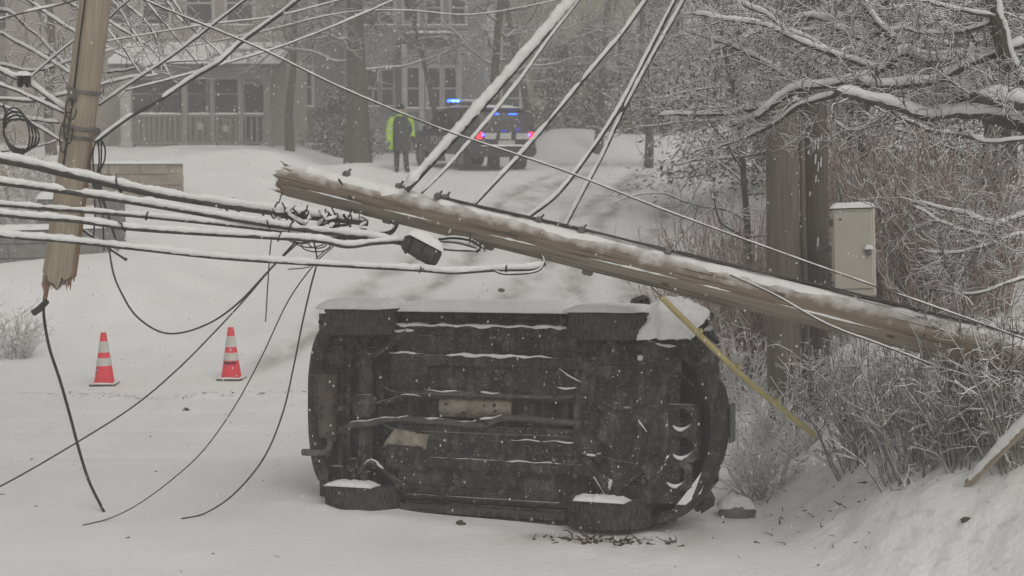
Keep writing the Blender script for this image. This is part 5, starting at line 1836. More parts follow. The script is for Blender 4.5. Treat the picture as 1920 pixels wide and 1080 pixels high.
# ================================================================== low walls, left
def wall_piece(name, label, cat, a, b_, h, th, mt, seed, courses=None, cap=.07, rnd=True):
    a = Vector((a[0], a[1], 0)); b_ = Vector((b_[0], b_[1], 0))
    d = (b_ - a); L = d.length; ang = math.atan2(d.y, d.x)
    za = h1(a.x, a.y); zb = h1(b_.x, b_.y); z0 = min(za, zb) - .15
    e = empty(name, (a.x, a.y, z0), label, cat, rot=(0, 0, ang))
    rng_ = np.random.default_rng(seed)
    top = max(za, zb) + h - z0
    nrow = max(2, int(round(top / .26)))
    rh = top / nrow
    MB().box((L / 2, 0, top / 2), (L - .04, th - .06, top - .03)).build('core', mt, e)
    for r_ in range(nrow):
        x = -0.0
        first = True
        while x < L - .05:
            w_ = rng_.uniform(.45, .95)
            if L - (x + w_) < .35: w_ = L - x
            MB().rbox((x + w_ / 2, rng_.normal(0, .008), r_ * rh + rh / 2), (w_ - .012, th + rng_.uniform(-.02, .02), rh - .012), .018).build('stone', mt, e)
            x += w_
    MB().pillow((L / 2, 0, top - .004), L + .06, th + .08, cap, nu=40, nv=10, p=8, seed=seed).build('snow_cover', 'snow', e, smooth=60)
    return e


wa = at(340, 383, 36.6); wb_ = at(205, 380, 35.6); wc = at(-120, 395, 33.8)
wall_piece('garden_wall', 'long tan stone garden wall capped with snow behind the hanging pole', 'wall', (wc.x, wc.y), (wa.x, wa.y), .72, .42, 'stone', 3)
wd1 = hit(-60, 500); wd2 = hit(218, 468)
wall_piece('garden_wall', 'low dark grey stone wall in front of the tan wall at the left edge', 'wall', (wd1.x, wd1.y), (wd2.x, wd2.y), .42, .40, 'grey_stone', 5, cap=.09)
for (u, v, d, lab) in ((207, 428, 30.5, 'grey stone pier with a snow cap right of the hanging pole'), (100, 432, 30.5, 'grey stone pier with a snow cap left of the hanging pole')):
    p = at(u, v, d); z = h1(p.x, p.y) - .1
    e = empty('stone_pier', (p.x, p.y, z), lab, 'pier')
    htp = at(u, 372, d).z - z
    for k in range(4):
        MB().rbox((0, 0, htp * (k + .5) / 4), (.48 - .01 * (k % 2), .48 - .012 * ((k + 1) % 2), htp / 4 - .012), .02).build('stone', 'grey_stone', e)
    MB().box((0, 0, htp / 2), (.42, .42, htp - .02)).build('core', 'grey_stone', e)
    MB().pillow((0, 0, htp - .01), .54, .54, .14, nu=14, nv=14, p=4, seed=7).build('snow_cover', 'snow', e, smooth=60)

# ================================================================== houses
def window(parent, x, y, z0, w, h, trim='white_trim', sill=True, bars=True):
    """a sash window in a wall that faces -y (plane at y)"""
    fr = MB()
    t_ = .11
    fr.box((x - w / 2 - t_ / 2, y - .03, z0 + h / 2), (t_, .10, h + 2 * t_)).box((x + w / 2 + t_ / 2, y - .03, z0 + h / 2), (t_, .10, h + 2 * t_))
    fr.box((x, y - .032, z0 + h + t_ / 2), (w - .002, .10, t_)).box((x, y - .032, z0 - t_ / 2), (w - .002, .10, t_))
    if bars:
        fr.box((x, y - .01, z0 + h / 2), (w - .004, .05, .06))
    f = fr.build('window', trim, parent, world=True)
    MB().box((x, y + .012, z0 + h / 2), (w - .006, .03, h - .006)).build('pane', 'pane', f, world=True)
    if sill:
        MB().pillow((x, y - .09, z0 - t_ + .115), w + .3, .14, .05, nu=14, nv=6, p=4, seed=int(abs(x * 10))).build('snow_cover', 'snow', f, world=True, smooth=60)
    return f


def wpx(u, d): return (u - 960) * d / FPX
def zpx(v, d): return at(960, v, d).z


def gable(parent, x0, x1, y0, y1, ze, zr, mt='roof_shingle', over=.35):
    xm = (x0 + x1) / 2
    rf = MB().prism([(x0 - over, ze - .15), (x0 - over, ze), (xm, zr + .12), (x1 + over, ze), (x1 + over, ze - .15), (xm, zr)], y0 - over, y1 + over, 1)
    r_ = rf.build('roof', mt, parent, world=True)
    for sg in (-1, 1):
        xe = x0 - over if sg < 0 else x1 + over
        q = MB().prism([(xe, ze + .01), (xe, ze + .16), (xm, zr + .30), (xm, zr + .13)], y0 - over + .02, y1 + over - .02, 1)
        q.build('snow_cover', 'snow', r_, world=True)
    return r_


# -- porch house, left
D1 = 52.0
hx0, hx1 = wpx(205, D1), wpx(520, D1)
g1 = h1((hx0 + hx1) / 2, D1) - .3
ph = empty('porch_house', ((hx0 + hx1) / 2, D1 + 3, g1), 'cream two-storey house with a railed front porch and snowy porch roof', 'house')
MB().box(((hx0 + hx1) / 2 - 2, D1 + 6.5, g1 + 5.2), (hx1 - hx0 + 4, 8, 10.4)).build('wall', 'house_cream', ph, world=True)
yw = D1 + 2.5
for u, w_ in ((272, .75), (318, .75), (368, .8), (432, .9)):
    window(ph, wpx(u, yw), yw, zpx(212, yw), w_, zpx(140, yw) - zpx(212, yw), sill=False)
for u in (230, 300, 380, 455):
    window(ph, wpx(u, yw), yw, zpx(48, yw), .85, 1.5)
dr_ = MB().box((wpx(482, yw), yw - .02, zpx(222, yw)), (.95, .08, 2.2)).build('door', 'door_paint', ph, world=True)
MB().rbox((wpx(482, yw) - .35, yw - .09, zpx(225, yw)), (.06, .06, .06), .02).build('door_handle', 'steel', dr_, world=True)
gable(ph, hx0 - 4, hx1, D1 + 2.5, D1 + 10.5, g1 + 10.4, g1 + 13.5)
# porch
px0, px1 = wpx(232, D1), wpx(512, D1)
zf = zpx(276, D1)
MB().box(((px0 + px1) / 2, D1 + 1.25, zf - .08), (px1 - px0, 2.5, .16)).build('porch_floor', 'porch_paint', ph, world=True)
MB().box(((px0 + px1) / 2, D1 + 1.3, (zf + g1) / 2 - .08), (px1 - px0 - .1, 2.35, zf - g1 - .18)).build('porch_skirt', 'lattice', ph, world=True)
MB().pillow(((px0 + px1) / 2 + .6, D1 - .0, zf - .02), px1 - px0 - 1.2, .22, .08, nu=30, nv=6, p=6, seed=2).build('snow_cover', 'snow', ph, world=True, smooth=60)
ze = zpx(128, D1)
MB().box(((px0 + px1) / 2, D1 + .12, ze - .18), (px1 - px0, .2, .34)).build('porch_beam', 'porch_paint', ph, world=True)
pr = MB().prism([(D1 - .35, ze), (D1 - .35, ze + .12), (D1 + 2.5, ze + .85), (D1 + 2.5, ze + .70)], px0 - .3, px1 + .3, 0).build('porch_roof', 'roof_shingle', ph, world=True)
MB().prism([(D1 - .37, ze + .125), (D1 - .36, ze + .26), (D1 + 2.49, ze + 1.02), (D1 + 2.49, ze + .86)], px0 - .32, px1 + .32, 0).build('snow_cover', 'snow', pr, world=True)
for u, w_ in ((240, .34), (349, .16), (400, .13), (453, .16), (503, .22)):
    c_ = MB().box((wpx(u, D1), D1 + .13, (zf + ze) / 2 - .17), (w_, w_, ze - zf - .36))
    c_.box((wpx(u, D1), D1 + .13, zf + .08), (w_ + .1, w_ + .1, .14))
    c_.build('column', 'porch_paint' if w_ < .3 else 'white_trim', ph, world=True)
zrl = zpx(216, D1)
for u0, u1 in ((246, 345), (353, 397), (403, 450), (456, 500)):
    xa, xb = wpx(u0, D1), wpx(u1, D1)
    rl_ = MB().box(((xa + xb) / 2, D1 + .13, zrl), (xb - xa, .09, .07)).box(((xa + xb) / 2, D1 + .13, zf + .14), (xb - xa, .07, .06))
    ro = rl_.build('railing', 'porch_paint', ph, world=True)
    nb = int((xb - xa) / .17)
    for k in range(nb):
        MB().box((xa + (k + .5) * (xb - xa) / nb, D1 + .13, (zrl + zf) / 2 + .05), (.045, .045, zrl - zf - .22)).build('baluster', 'porch_paint', ro, world=True)
    MB().pillow(((xa + xb) / 2, D1 + .13, zrl + .034), xb - xa, .10, .05, nu=16, nv=6, p=6, seed=4).build('snow_cover', 'snow', ro, world=True, smooth=60)
for u, v, lab in ((378, 236, 'white star decoration on the porch railing, left of the two'), (425, 241, 'white star decoration on the porch railing, right of the two')):
    c = Vector((wpx(u, D1), D1 + .02, zpx(v, D1)))
    e = empty('star_decoration', c, lab, 'decoration', 'white decorations on the porch railing')
    MB().prism([((.17 if k % 2 == 0 else .08) * math.sin(k * math.pi / 5), (.17 if k % 2 == 0 else .08) * math.cos(k * math.pi / 5)) for k in range(10)], -.02, .03, 1).build('star', 'white_trim', e)

# -- blue-grey house, centre
D2 = 62.0
g2 = h1(wpx(740, D2), D2) - .3
bh = empty('bluegrey_house', (wpx(740, D2), D2 + 4, g2), 'blue-grey house with tall white-trimmed windows behind the person', 'house')
xa, xb = wpx(640, D2), wpx(908, D2)
MB().box(((xa + xb) / 2, D2 + 4.5, g2 + 5.0), (xb - xa, 9, 10.0)).build('wall', 'house_blue', bh, world=True)
gable(bh, xa, xb, D2, D2 + 9, g2 + 10, g2 + 13.2)
for u in (700, 728):
    window(bh, wpx(u, D2), D2, zpx(200, D2), .42, zpx(132, D2) - zpx(200, D2))
# bay with corner posts
bx0, bx1 = wpx(756, D2), wpx(862, D2)
MB().box(((bx0 + bx1) / 2, D2 - .45, g2 + 2.2), (bx1 - bx0, .88, 4.4)).build('bay', 'house_blue', bh, world=True)
for u in (760, 792, 862):
    MB().box((wpx(u, D2 - .9), D2 - .98, g2 + 2.2), (.20, .12, 4.38)).build('corner_board', 'white_trim', bh, world=True)
for u in (776, 815, 845):
    window(bh, wpx(u, D2 - .9), D2 - .9, zpx(205, D2), .42, zpx(130, D2) - zpx(205, D2))
MB().prism([(bx0 - .2, g2 + 4.4), (bx0 + .2, g2 + 4.8), (bx1 - .2, g2 + 4.8), (bx1 + .2, g2 + 4.4)], D2 - 1.05, D2 - .01, 1).build('bay_roof', 'roof_shingle', bh, world=True)
MB().pillow(((bx0 + bx1) / 2, D2 - .5, g2 + 4.79), bx1 - bx0 - .3, .95, .12, nu=20, nv=8, p=5, seed=2).build('snow_cover', 'snow', bh, world=True, smooth=60)
for u in (690, 728, 772, 815, 860):
    window(bh, wpx(u, D2), D2, zpx(48, D2), .5, 1.35)
# -- grey house between
D3 = 60.0
g3 = h1(wpx(570, D3), D3) - .3
gh = empty('grey_house', (wpx(570, D3), D3 + 4, g3), 'dark grey house with one snow-silled window between the porch house and the blue-grey house', 'house')
xa, xb = wpx(512, D3), wpx(636, D3)
MB().box(((xa + xb) / 2, D3 + 4.5, g3 + 4.6), (xb - xa, 9, 9.2)).build('wall', 'house_grey', gh, world=True)
window(gh, wpx(563, D3), D3, zpx(200, D3), .95, 1.45)
window(gh, wpx(560, D3), D3, zpx(55, D3), .85, 1.4)
window(gh, wpx(612, D3), D3, zpx(55, D3), .5, 1.4)
gable(gh, xa, xb, D3, D3 + 9, g3 + 9.2, g3 + 11.5)
# -- olive house
D4 = 74.0
g4 = h1(wpx(1060, D4), D4) - .4
oh = empty('olive_house', (wpx(1060, D4), D4 + 4, g4), 'olive-tan house seen hazily behind the rising cables', 'house')
xa, xb = wpx(926, D4), wpx(1185, D4)
MB().box(((xa + xb) / 2, D4 + 5, g4 + 5.5), (xb - xa, 10, 11)).build('wall', 'house_olive', oh, world=True)
for u, v, w_, hgt in ((958, 112, .75, 1.5), (1020, 112, .75, 1.5), (1110, 112, .75, 1.5), (958, 215, .75, 1.5), (1040, 215, .75, 1.5)):
    window(oh, wpx(u, D4), D4, zpx(v, D4), w_, hgt)
gable(oh, xa, xb, D4, D4 + 10, g4 + 11, g4 + 14.5)
# -- a house far left behind the trees
D5 = 58.0
g5 = h1(wpx(60, D5), D5) - .3
lh = empty('pale_house', (wpx(60, D5), D5 + 4, g5), 'pale house at the left edge mostly hidden by snowy branches', 'house')
xa, xb = wpx(-160, D5), wpx(170, D5)
MB().box(((xa + xb) / 2, D5 + 4.5, g5 + 4.8), (xb - xa, 9, 9.6)).build('wall', 'house_cream', lh, world=True)
for u in (-80, 20, 120):
    for v in (200, 60):
        window(lh, wpx(u, D5), D5, zpx(v, D5), .8, 1.5)
gable(lh, xa, xb, D5, D5 + 9, g5 + 9.6, g5 + 12.5)

# ================================================================== snow-laden tree, upper right
def traced_tree(name, label, base, limbs, seed, mt_t, lvl=2, dens=5.0, Lm=.55, trunk=None, bias=(0, 0, .1), spread=.65, load=1.9, rmin=.0035, snow=.75, extra=0, droop=.03, gaps=.12):
    rng_ = np.random.default_rng(seed)
    root = empty(name, base, label, 'tree')
    if trunk is not None:
        pts, r_a, r_b = trunk
        A, _ = spline(pts, 30)
        MB().tube(A, np.linspace(r_a, r_b, 30) * (1 + .06 * np.sin(np.arange(30) * 1.7)), 12).build('trunk', 'bark', root, world=True)
    tw = Twigs()
    for i, (pts, ra, rb) in enumerate(limbs):
        ra *= .88; rb *= .8
        P3 = [at(*p) for p in pts]
        A, L = spline(P3, 8)
        n = max(10, int(L / .05))
        A, L = spline(P3, n)
        A = A + np.stack([fbm(np.arange(n) * .25, np.full(n, i * 3.1 + q), seed + q) for q in range(3)], 1) * .05
        s0 = FPX / np.mean([p[2] for p in pts])
        rad = np.linspace(ra / s0, rb / s0, n) * (1 + .1 * np.sin(np.arange(n) * .9 + i))
        lo_ = MB().tube(A, rad, 8).build('limb', 'bark', root, world=True)
        c, rs = snow_on(A, rad, max(ra / s0 * snow, .012), seed + i, gaps, .45)
        rs = np.minimum(rs, rad * 1.15 + .006)
        MB().tube(c, rs, 7, rough=.08).build('snow_cover', 'snow', lo_, world=True, smooth=60)
        sprout(rng_, tw, A[::max(1, n // 14)], min(.011, max(.007, rb / s0 * .8)), lvl, dens, Lm, spread, droop, load, bias, rmin, .5, (8, 5, 4), .36)
    tag(tw.build('crown', mt_t, root, world=True), kind='stuff')
    return root, tw.count()


tb = Vector((5.9, 13.6, h1(5.9, 13.6) - .2))
RL = [
    ([(2060, 300, 13.0), (1920, 238, 12.6), (1840, 212, 12.4), (1795, 172, 12.3), (1772, 148, 12.2)], 19, 13),
    ([(2080, 30, 12.6), (1960, 70, 12.4), (1870, 100, 12.2), (1800, 126, 12.2), (1742, 152, 12.2), (1690, 158, 12.2), (1640, 158, 12.2), (1605, 150, 12.2)], 11, 7),
    ([(2080, 240, 12.9), (1940, 225, 12.6), (1815, 214, 12.3), (1740, 220, 12.2), (1690, 206, 12.1), (1640, 190, 12.1), (1568, 174, 12.0)], 14, 7),
    ([(1790, 120, 12.9), (1730, 112, 12.8), (1690, 100, 12.8), (1655, 130, 12.8), (1610, 150, 12.8), (1550, 160, 12.8), (1500, 166, 12.9), (1465, 186, 13.0), (1430, 216, 13.1), (1375, 236, 13.3)], 11, 4),
    ([(2050, 90, 13.2), (1920, 100, 13.1), (1820, 107, 13.0), (1740, 112, 13.0), (1690, 100, 13.0), (1620, 76, 13.1), (1545, 45, 13.2)], 11, 5),
    ([(1700, 98, 12.9), (1665, 62, 12.9), (1635, 32, 13.0), (1605, -10, 13.1)], 9, 6),
    ([(1650, 132, 12.6), (1580, 108, 12.6), (1500, 76, 12.8), (1440, 50, 13.0), (1370, 38, 13.2), (1300, 24, 13.4)], 6, 3),
    ([(1560, 102, 13.4), (1480, 56, 13.5), (1420, 20, 13.7), (1360, -8, 14)], 6, 3),
    ([(1850, -30, 12.0), (1876, 70, 12.0), (1896, 130, 12.1), (1935, 190, 12.3), (2010, 300, 12.8)], 14, 17),
    ([(1862, 28, 11.9), (1790, 16, 12.0), (1735, 2, 12.1), (1680, -20, 12.3)], 5, 3),
    ([(1860, 44, 12.0), (1800, 58, 12.1), (1740, 60, 12.2), (1690, 56, 12.3)], 5, 3),
    ([(2080, 205, 12.2), (1960, 196, 12.0), (1870, 190, 11.9), (1818, 178, 11.9)], 17, 14),
    ([(1500, 166, 13.0), (1440, 200, 13.1), (1390, 208, 13.2), (1330, 214, 13.4), (1235, 216, 13.7)], 6, 2.5),
    ([(1500, 160, 13.6), (1450, 128, 13.8), (1400, 100, 14.0), (1345, 76, 14.2), (1285, 58, 14.5)], 6, 3),
    ([(1570, 174, 12.6), (1510, 196, 12.8), (1460, 226, 13.0), (1400, 256, 13.2), (1330, 282, 13.5)], 6, 2.5),
    ([(2060, 360, 12.6), (1930, 400, 12.3), (1860, 420, 12.2), (1790, 396, 12.2), (1715, 376, 12.3)], 6, 2.5),
    ([(2060, 450, 12.6), (1930, 440, 12.2), (1880, 448, 12.1), (1800, 430, 12.1), (1710, 388, 12.3)], 5, 2.5),
    ([(1890, 446, 12.0), (1840, 462, 12.0), (1790, 476, 12.1), (1730, 474, 12.2)], 4, 2),
    ([(2000, 250, 12.0), (1900, 262, 11.9), (1840, 264, 12.0), (1805, 240, 12.1)], 5, 2.5),
    ([(1930, 520, 12.2), (1850, 545, 12.1), (1800, 552, 12.2), (1755, 545, 12.3)], 4, 2),
    ([(1680, 210, 12.3), (1630, 235, 12.4), (1590, 246, 12.5), (1560, 225, 12.6)], 4, 2),
    ([(2000, -60, 12.8), (1900, -20, 12.8), (1780, 30, 12.9), (1660, 60, 13.0), (1560, 62, 13.2)], 8, 3),
    ([(1800, -80, 13.4), (1700, -20, 13.4), (1600, 30, 13.6), (1500, 36, 13.9), (1400, 70, 14.2), (1330, 100, 14.4)], 8, 3),
]
t_ = [(tb.x, tb.y, tb.z), (5.75, 13.4, 1.6), (5.3, 13.0, 3.2), (4.9, 12.7, 4.6), (4.7, 12.4, 6.4)]
rt, n_ = traced_tree('snowy_tree', 'snow-laden bare tree reaching in from the right edge over the pole stubs', tb, RL, 41, 'twig_grey', lvl=3, dens=5.6, Lm=.85, snow=.95, gaps=.05, rmin=.003, trunk=(t_, .30, .16), bias=(-.1, 0, .3))

# second, finer bare tree behind, filling the upper right
def spots(lst): return lst


for k, (u, d, hgt, r0_, lab, sd, mt_) in enumerate((
        (1400, 21.5, 6.5, .06, 'slender bare tree behind the pole stubs, leftmost at the upper right', 51, 'twig_dark'),
        (1640, 20.5, 7.0, .11, 'bare snow-dusted tree right behind the beige cabinet', 52, 'twig_dark'),
        (1850, 19.0, 7.0, .12, 'dark bare tree behind the tip of the fallen pole', 53, 'twig_dark'))):
    x_ = wpx(u, d)
    bare_tree('bare_tree', lab, (x_, d, h1(x_, d)), hgt, r0_, sd, 'bark', mt_, nl=22, Lm=2.6, dens=2.6, lvl=2, first=.2, group=None, rmin=.005, load=1.9, up=.2)

# dark evergreens behind the right bank
for k, (u, d, hgt, w_, lab) in enumerate((
        (1420, 36, 9, 5.5, 'dark evergreen behind the pole stubs'),
        (1580, 31, 9, 5.5, 'broad dark evergreen behind the red-brown thicket'),
        (1740, 27, 8.5, 5.0, 'tall dark evergreen left of the right edge'),
        (1885, 22, 8, 4.5, 'dark evergreen at the right edge behind the snowy branches'))):
    x_ = wpx(u, d)
    conifer('evergreen_tree', lab, (x_, d, h1(x_, d)), hgt, w_, 26000, 60 + k, size=.045 * d / 28, trunk=.16)

# red-brown thicket
TH = [(1345, 23.0, 2.6, 2.0, 'pale red-brown thicket clump left of the pole stubs'),
      (1405, 20.5, 2.3, 1.6, 'red-brown thicket clump just left of the brown pole stub'),
      (1600, 20.0, 2.7, 1.9, 'red-brown thicket clump behind the beige cabinet'),
      (1690, 19.0, 2.5, 1.9, 'red-brown thicket clump right of the beige cabinet'),
      (1790, 18.2, 2.2, 1.7, 'red-brown thicket clump above the tip of the fallen pole')]
for k, (u, d, hgt, w_, lab) in enumerate(TH):
    x_ = wpx(u, d)
    shrub('thicket', lab, (x_, d, h1(x_, d)), hgt, w_, 190, 'twig_red', 70 + k, lvl=1, dens=5, load=1.25, r=.009, spread=.28, Lm=.45, rmin=.0035, out=.25, depth=1.3)
# frosted shrubs along the bank beyond the car
FR = [(1300, 27.5, 1.5, 2.0, 'frost-white shrub on the bank right of the side street, farthest'),
      (1345, 23.5, 1.3, 1.6, 'frost-white shrub between the side street and the pole stubs'),
      (1385, 19.5, 1.0, 1.3, 'frost-white shrub above the nose of the car'),
      (1425, 16.2, .80, 1.0, 'frosted pinkish shrub behind the yellow guard'),
      (1440, 14.6, .55, .8, 'low frosted shrub right of the car bumper')]
for k, (u, d, hgt, w_, lab) in enumerate(FR):
    x_ = wpx(u, d)
    shrub('frosted_shrub', lab, (x_, d, h1(x_, d)), hgt, w_, 42, 'twig_frost', 80 + k, lvl=2, dens=6, load=1.8, r=.007, spread=.5, Lm=.30, rmin=.004, out=.6)
# bushes on the near bank, right
BU = [(1530, 790, .80, 1.0, 60, 'grey bare bush at the foot of the pole stubs', 'twig_bush'),
      (1625, 850, 1.25, 1.4, 62, 'grey bare bush under the fallen pole, left of the big bush', 'twig_bush'),
      (1725, 870, 1.45, 1.5, 76, 'big snow-dusted bush under the fallen pole', 'twig_bush'),
      (1825, 850, 1.45, 1.2, 68, 'snow-dusted bush below the tip of the fallen pole', 'twig_bush'),
      (1905, 868, 1.30, .9, 55, 'snow-dusted bush in front of the fallen pole at the right edge', 'twig_bush'),
      (1505, 850, .42, .7, 40, 'small low bush at the foot of the yellow guard', 'twig_frost'),
      (1425, 900, .40, .6, 36, 'small frosted bush beside the car bumper', 'twig_frost')]
for k, (u, vv_, hgt, w_, n_, lab, mt_) in enumerate(BU):
    q = hit(u, vv_)
    shrub('bush', lab, (q.x, q.y, q.z), hgt, w_, n_, mt_, 90 + k, lvl=2, dens=6, load=1.8, r=.007, spread=.5, Lm=.30, rmin=.0028, out=.62, leaves=170 if hgt > 1 else 40)

# ================================================================== trees, left and centre
LL = [
    ([(-120, 60, 19), (0, 20, 19), (60, 60, 18.8), (120, 120, 18.6), (160, 170, 18.5)], 5.4, 1.8),
    ([(-120, 0, 18), (0, 60, 18), (70, 100, 17.8), (130, 140, 17.6), (200, 190, 17.5)], 4.8, 1.8),
    ([(-120, 110, 18.5), (0, 120, 18.4), (60, 135, 18.3), (140, 110, 18.2), (220, 90, 18.2)], 4.8, 1.8),
    ([(-120, 190, 17.5), (0, 185, 17.5), (60, 190, 17.4), (130, 175, 17.3), (230, 150, 17.3), (300, 140, 17.5)], 5.4, 1.8),
    ([(-120, 225, 17.8), (0, 222, 17.8), (50, 224, 17.7), (110, 232, 17.6)], 6.0, 3.0),
    ([(-100, -60, 18.8), (20, -20, 18.7), (90, 30, 18.6), (160, 70, 18.5), (240, 110, 18.4), (290, 140, 18.4)], 4.8, 1.8),
    ([(40, -60, 19), (120, 0, 19), (220, 50, 18.8), (290, 100, 18.7), (320, 150, 18.7)], 4.2, 1.5),
    ([(180, -70, 19.5), (230, 0, 19.4), (280, 50, 19.3), (300, 110, 19.3), (285, 140, 19.3)], 3.6, 1.2),
    ([(240, -70, 20), (300, -10, 20), (340, 40, 19.8), (375, 55, 19.7), (330, 100, 19.7)], 3.6, 1.2),
    ([(200, 135, 18.6), (260, 128, 18.7), (330, 115, 18.8), (385, 112, 18.9), (400, 118, 19)], 3.0, 1.2),
    ([(-120, 300, 18), (0, 285, 18), (60, 275, 18), (110, 262, 18)], 3.6, 1.8),
]
lb_ = Vector((-7.6, 18.5, h1(-7.6, 18.5) - .1))
traced_tree('snowy_tree', 'snow-laden bare tree behind the hanging pole at the left edge', lb_, LL, 42, 'twig_grey', lvl=3, dens=2.6, Lm=1.0, snow=.7, gaps=.2,
            trunk=([(lb_.x, lb_.y, lb_.z), (-7.5, 18.5, 2), (-7.3, 18.5, 4), (-7.0, 18.6, 6)], .22, .12), rmin=.005, spread=.7)
DK = [([(-80, -160, 17.5), (120, -70, 17.3), (210, 0, 17.2), (250, 60, 17.1), (285, 120, 17.0)], 4, 1.6),
      ([(-80, -190, 17.4), (180, -90, 17.2), (260, -10, 17.0), (320, 60, 16.9), (370, 118, 16.8)], 4, 1.6),
      ([(-80, -220, 17.6), (220, -110, 17.4), (300, -30, 17.3), (350, 40, 17.2), (420, 112, 17.1)], 4, 1.6),
      ([(-80, -140, 17.2), (90, -60, 17.0), (160, 10, 16.9), (230, 90, 16.8), (262, 138, 16.8)], 4, 1.6)]
db_ = Vector((-6.4, 17.5, h1(-6.4, 17.5) - .1))
traced_tree('dark_bare_tree', 'dark bare tree whose thin twigs droop in front of the porch roof', db_, DK, 47, 'twig_dark', lvl=3, dens=2.6, Lm=.75, trunk=([tuple(db_), (-6.4, 17.5, 3), (-6.2, 17.5, 5), (-6.1, 17.5, 7)], .14, .08), rmin=.0045, spread=.5, bias=(.1, 0, -.25), load=1.2, gaps=.35, snow=.5)
shrub('frosted_shrub', 'snow-covered shrub at the left edge in front of the dark wall', (wpx(15, 24), 24, h1(wpx(15, 24), 24)), .85, 1.1, 34, 'twig_frost', 120, lvl=2, dens=6, load=1.9, r=.010, spread=.5, Lm=.35, rmin=.005, out=.6)
shrub('frosted_shrub', 'snow-covered shrub behind the piers at the left edge', (wpx(55, 33), 33, h1(wpx(55, 33), 33)), 1.6, 2.6, 80, 'twig_frost', 121, lvl=2, dens=5, load=1.9, r=.012, spread=.5, Lm=.4, rmin=.008, out=.6)

for (u, d, hgt, r0_, lab, sd, lm, nl) in (
        (672, 47, 13, .33, 'big dark gnarled tree in front of the grey house', 131, 4.5, 26),
        (925, 47, 12, .14, 'straight dark tree behind the police car lights', 132, 3.0, 20),
        (1000, 56, 13, .13, 'hazy bare tree before the olive house', 133, 4.0, 22),
        (1120, 52, 12, .13, 'bare tree behind the snowbank right of the police car', 134, 4.0, 24),
        (1215, 47, 11, .11, 'bare tree between the rising cables and the thicket', 135, 3.6, 24),
        (545, 50, 12, .12, 'bare tree right of the porch', 136, 3.4, 20),
        (440, 57, 14, .12, 'bare tree rising behind the porch house roof', 137, 4.0, 18),
        (830, 52, 13, .09, 'bare tree in front of the blue-grey house bay', 138, 3.8, 20),
        (100, 45, 12, .13, 'bare tree before the pale house at the left edge', 140, 4.0, 22)):
    x_ = wpx(u, d)
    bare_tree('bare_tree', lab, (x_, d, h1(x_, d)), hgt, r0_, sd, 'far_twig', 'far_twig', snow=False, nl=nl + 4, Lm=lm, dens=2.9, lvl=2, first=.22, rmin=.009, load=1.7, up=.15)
for k, (u, d, hgt, w_, lab) in enumerate(((1060, 57, 4.2, 5.0, 'dark evergreen shrub mass right of the police car'), (1160, 57, 4.6, 5.0, 'dark evergreen shrub behind the white snowbank'), (640, 55, 2.4, 3.0, 'dark shrub at the foot of the gnarled tree'), (1240, 58, 6, 5, 'dark evergreen at the end of the side street'))):
    x_ = wpx(u, d)
    conifer('evergreen_shrub', lab, (x_, d, h1(x_, d)), hgt, w_, 14000, 150 + k, 'brown_leaf' if k == 2 else 'needle', size=.06, shape=.55, cat='shrub')
# far wood closing the view
rng_ = np.random.default_rng(9)
tw = Twigs()
for k in range(150):
    x_ = rng_.uniform(-42, 42); y_ = rng_.uniform(90, 118); hh_ = rng_.uniform(12, 24)
    P, _ = twig_line(rng_, (x_, y_, h1(x_, y_) - .2), (0, 0, 1), hh_, 7, .06)
    tw.add(P, .22, .05, 1.2)
    sprout(rng_, tw, P, .10, 2, .9, 4.0, .7, .0, 1.5, (0, 0, .3), .035, .5, (4, 3, 3))
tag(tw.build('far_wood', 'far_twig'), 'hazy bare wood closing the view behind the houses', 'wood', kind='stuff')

# ================================================================== log, rock, litter
la = hit(1816, 914); lbp = at(1990, 728, la.y - .9)
la.z += .035
lg = empty('broken_limb', la, 'pale snow-covered broken limb leaning on the bank at the right edge', 'branch', rot=pole_axes(la, lbp).to_euler())
LLn = (lbp - la).length
lo_ = pole_mesh(LLn, .030, .052, .05, 0, 14, 31, 18).build('shaft', 'pale_wood', lg)
A = np.stack([np.zeros(40), np.full(40, .0), np.linspace(.06, LLn - .05, 40)], 1)
rr = np.interp(A[:, 2], [0, LLn], [.030, .052]) * (.9 + .2 * vnoise(A[:, 2] * 9, A[:, 2] * 0, 3))
A[:, 1] = rr * .35
A[:, 0] = -rr * .55
MB().tube(A, rr * .95, 9, rough=.05).build('snow_cover', 'snow', lo_, smooth=60)


def rock(name, label, p, s, seed, mt='grey_stone', snow=True):
    rng2 = np.random.default_rng(seed)
    e = empty(name, p, label, 'rock')
    V = []; nu, nv = 14, 9
    secs = []
    for j in range(nv):
        ph_ = -math.pi / 2 + math.pi * j / (nv - 1)
        ring_ = []
        for i in range(nu):
            a = 2 * math.pi * i / nu
            k_ = 1 + (.7 if snow else 1.5) * float(fbm(math.cos(a) * 1.5 + seed, math.sin(a) * 1.5 + ph_ * 1.3, seed))
            ring_.append((s[0] * k_ * math.cos(a) * max(.02, math.cos(ph_)), s[1] * k_ * math.sin(a) * max(.02, math.cos(ph_)), s[2] * math.sin(ph_) * k_ + s[2] * .5))
        secs.append(ring_)
    b_ = MB().loft(secs).build('stone', mt, e, smooth=40)
    if snow:
        MB().pillow((0, .02, s[2] * .9), s[0] * 2.0, s[1] * 2.0, s[2] * .75, nu=16, nv=14, p=2.6, seed=seed).build('snow_cover', 'snow', e, smooth=60)


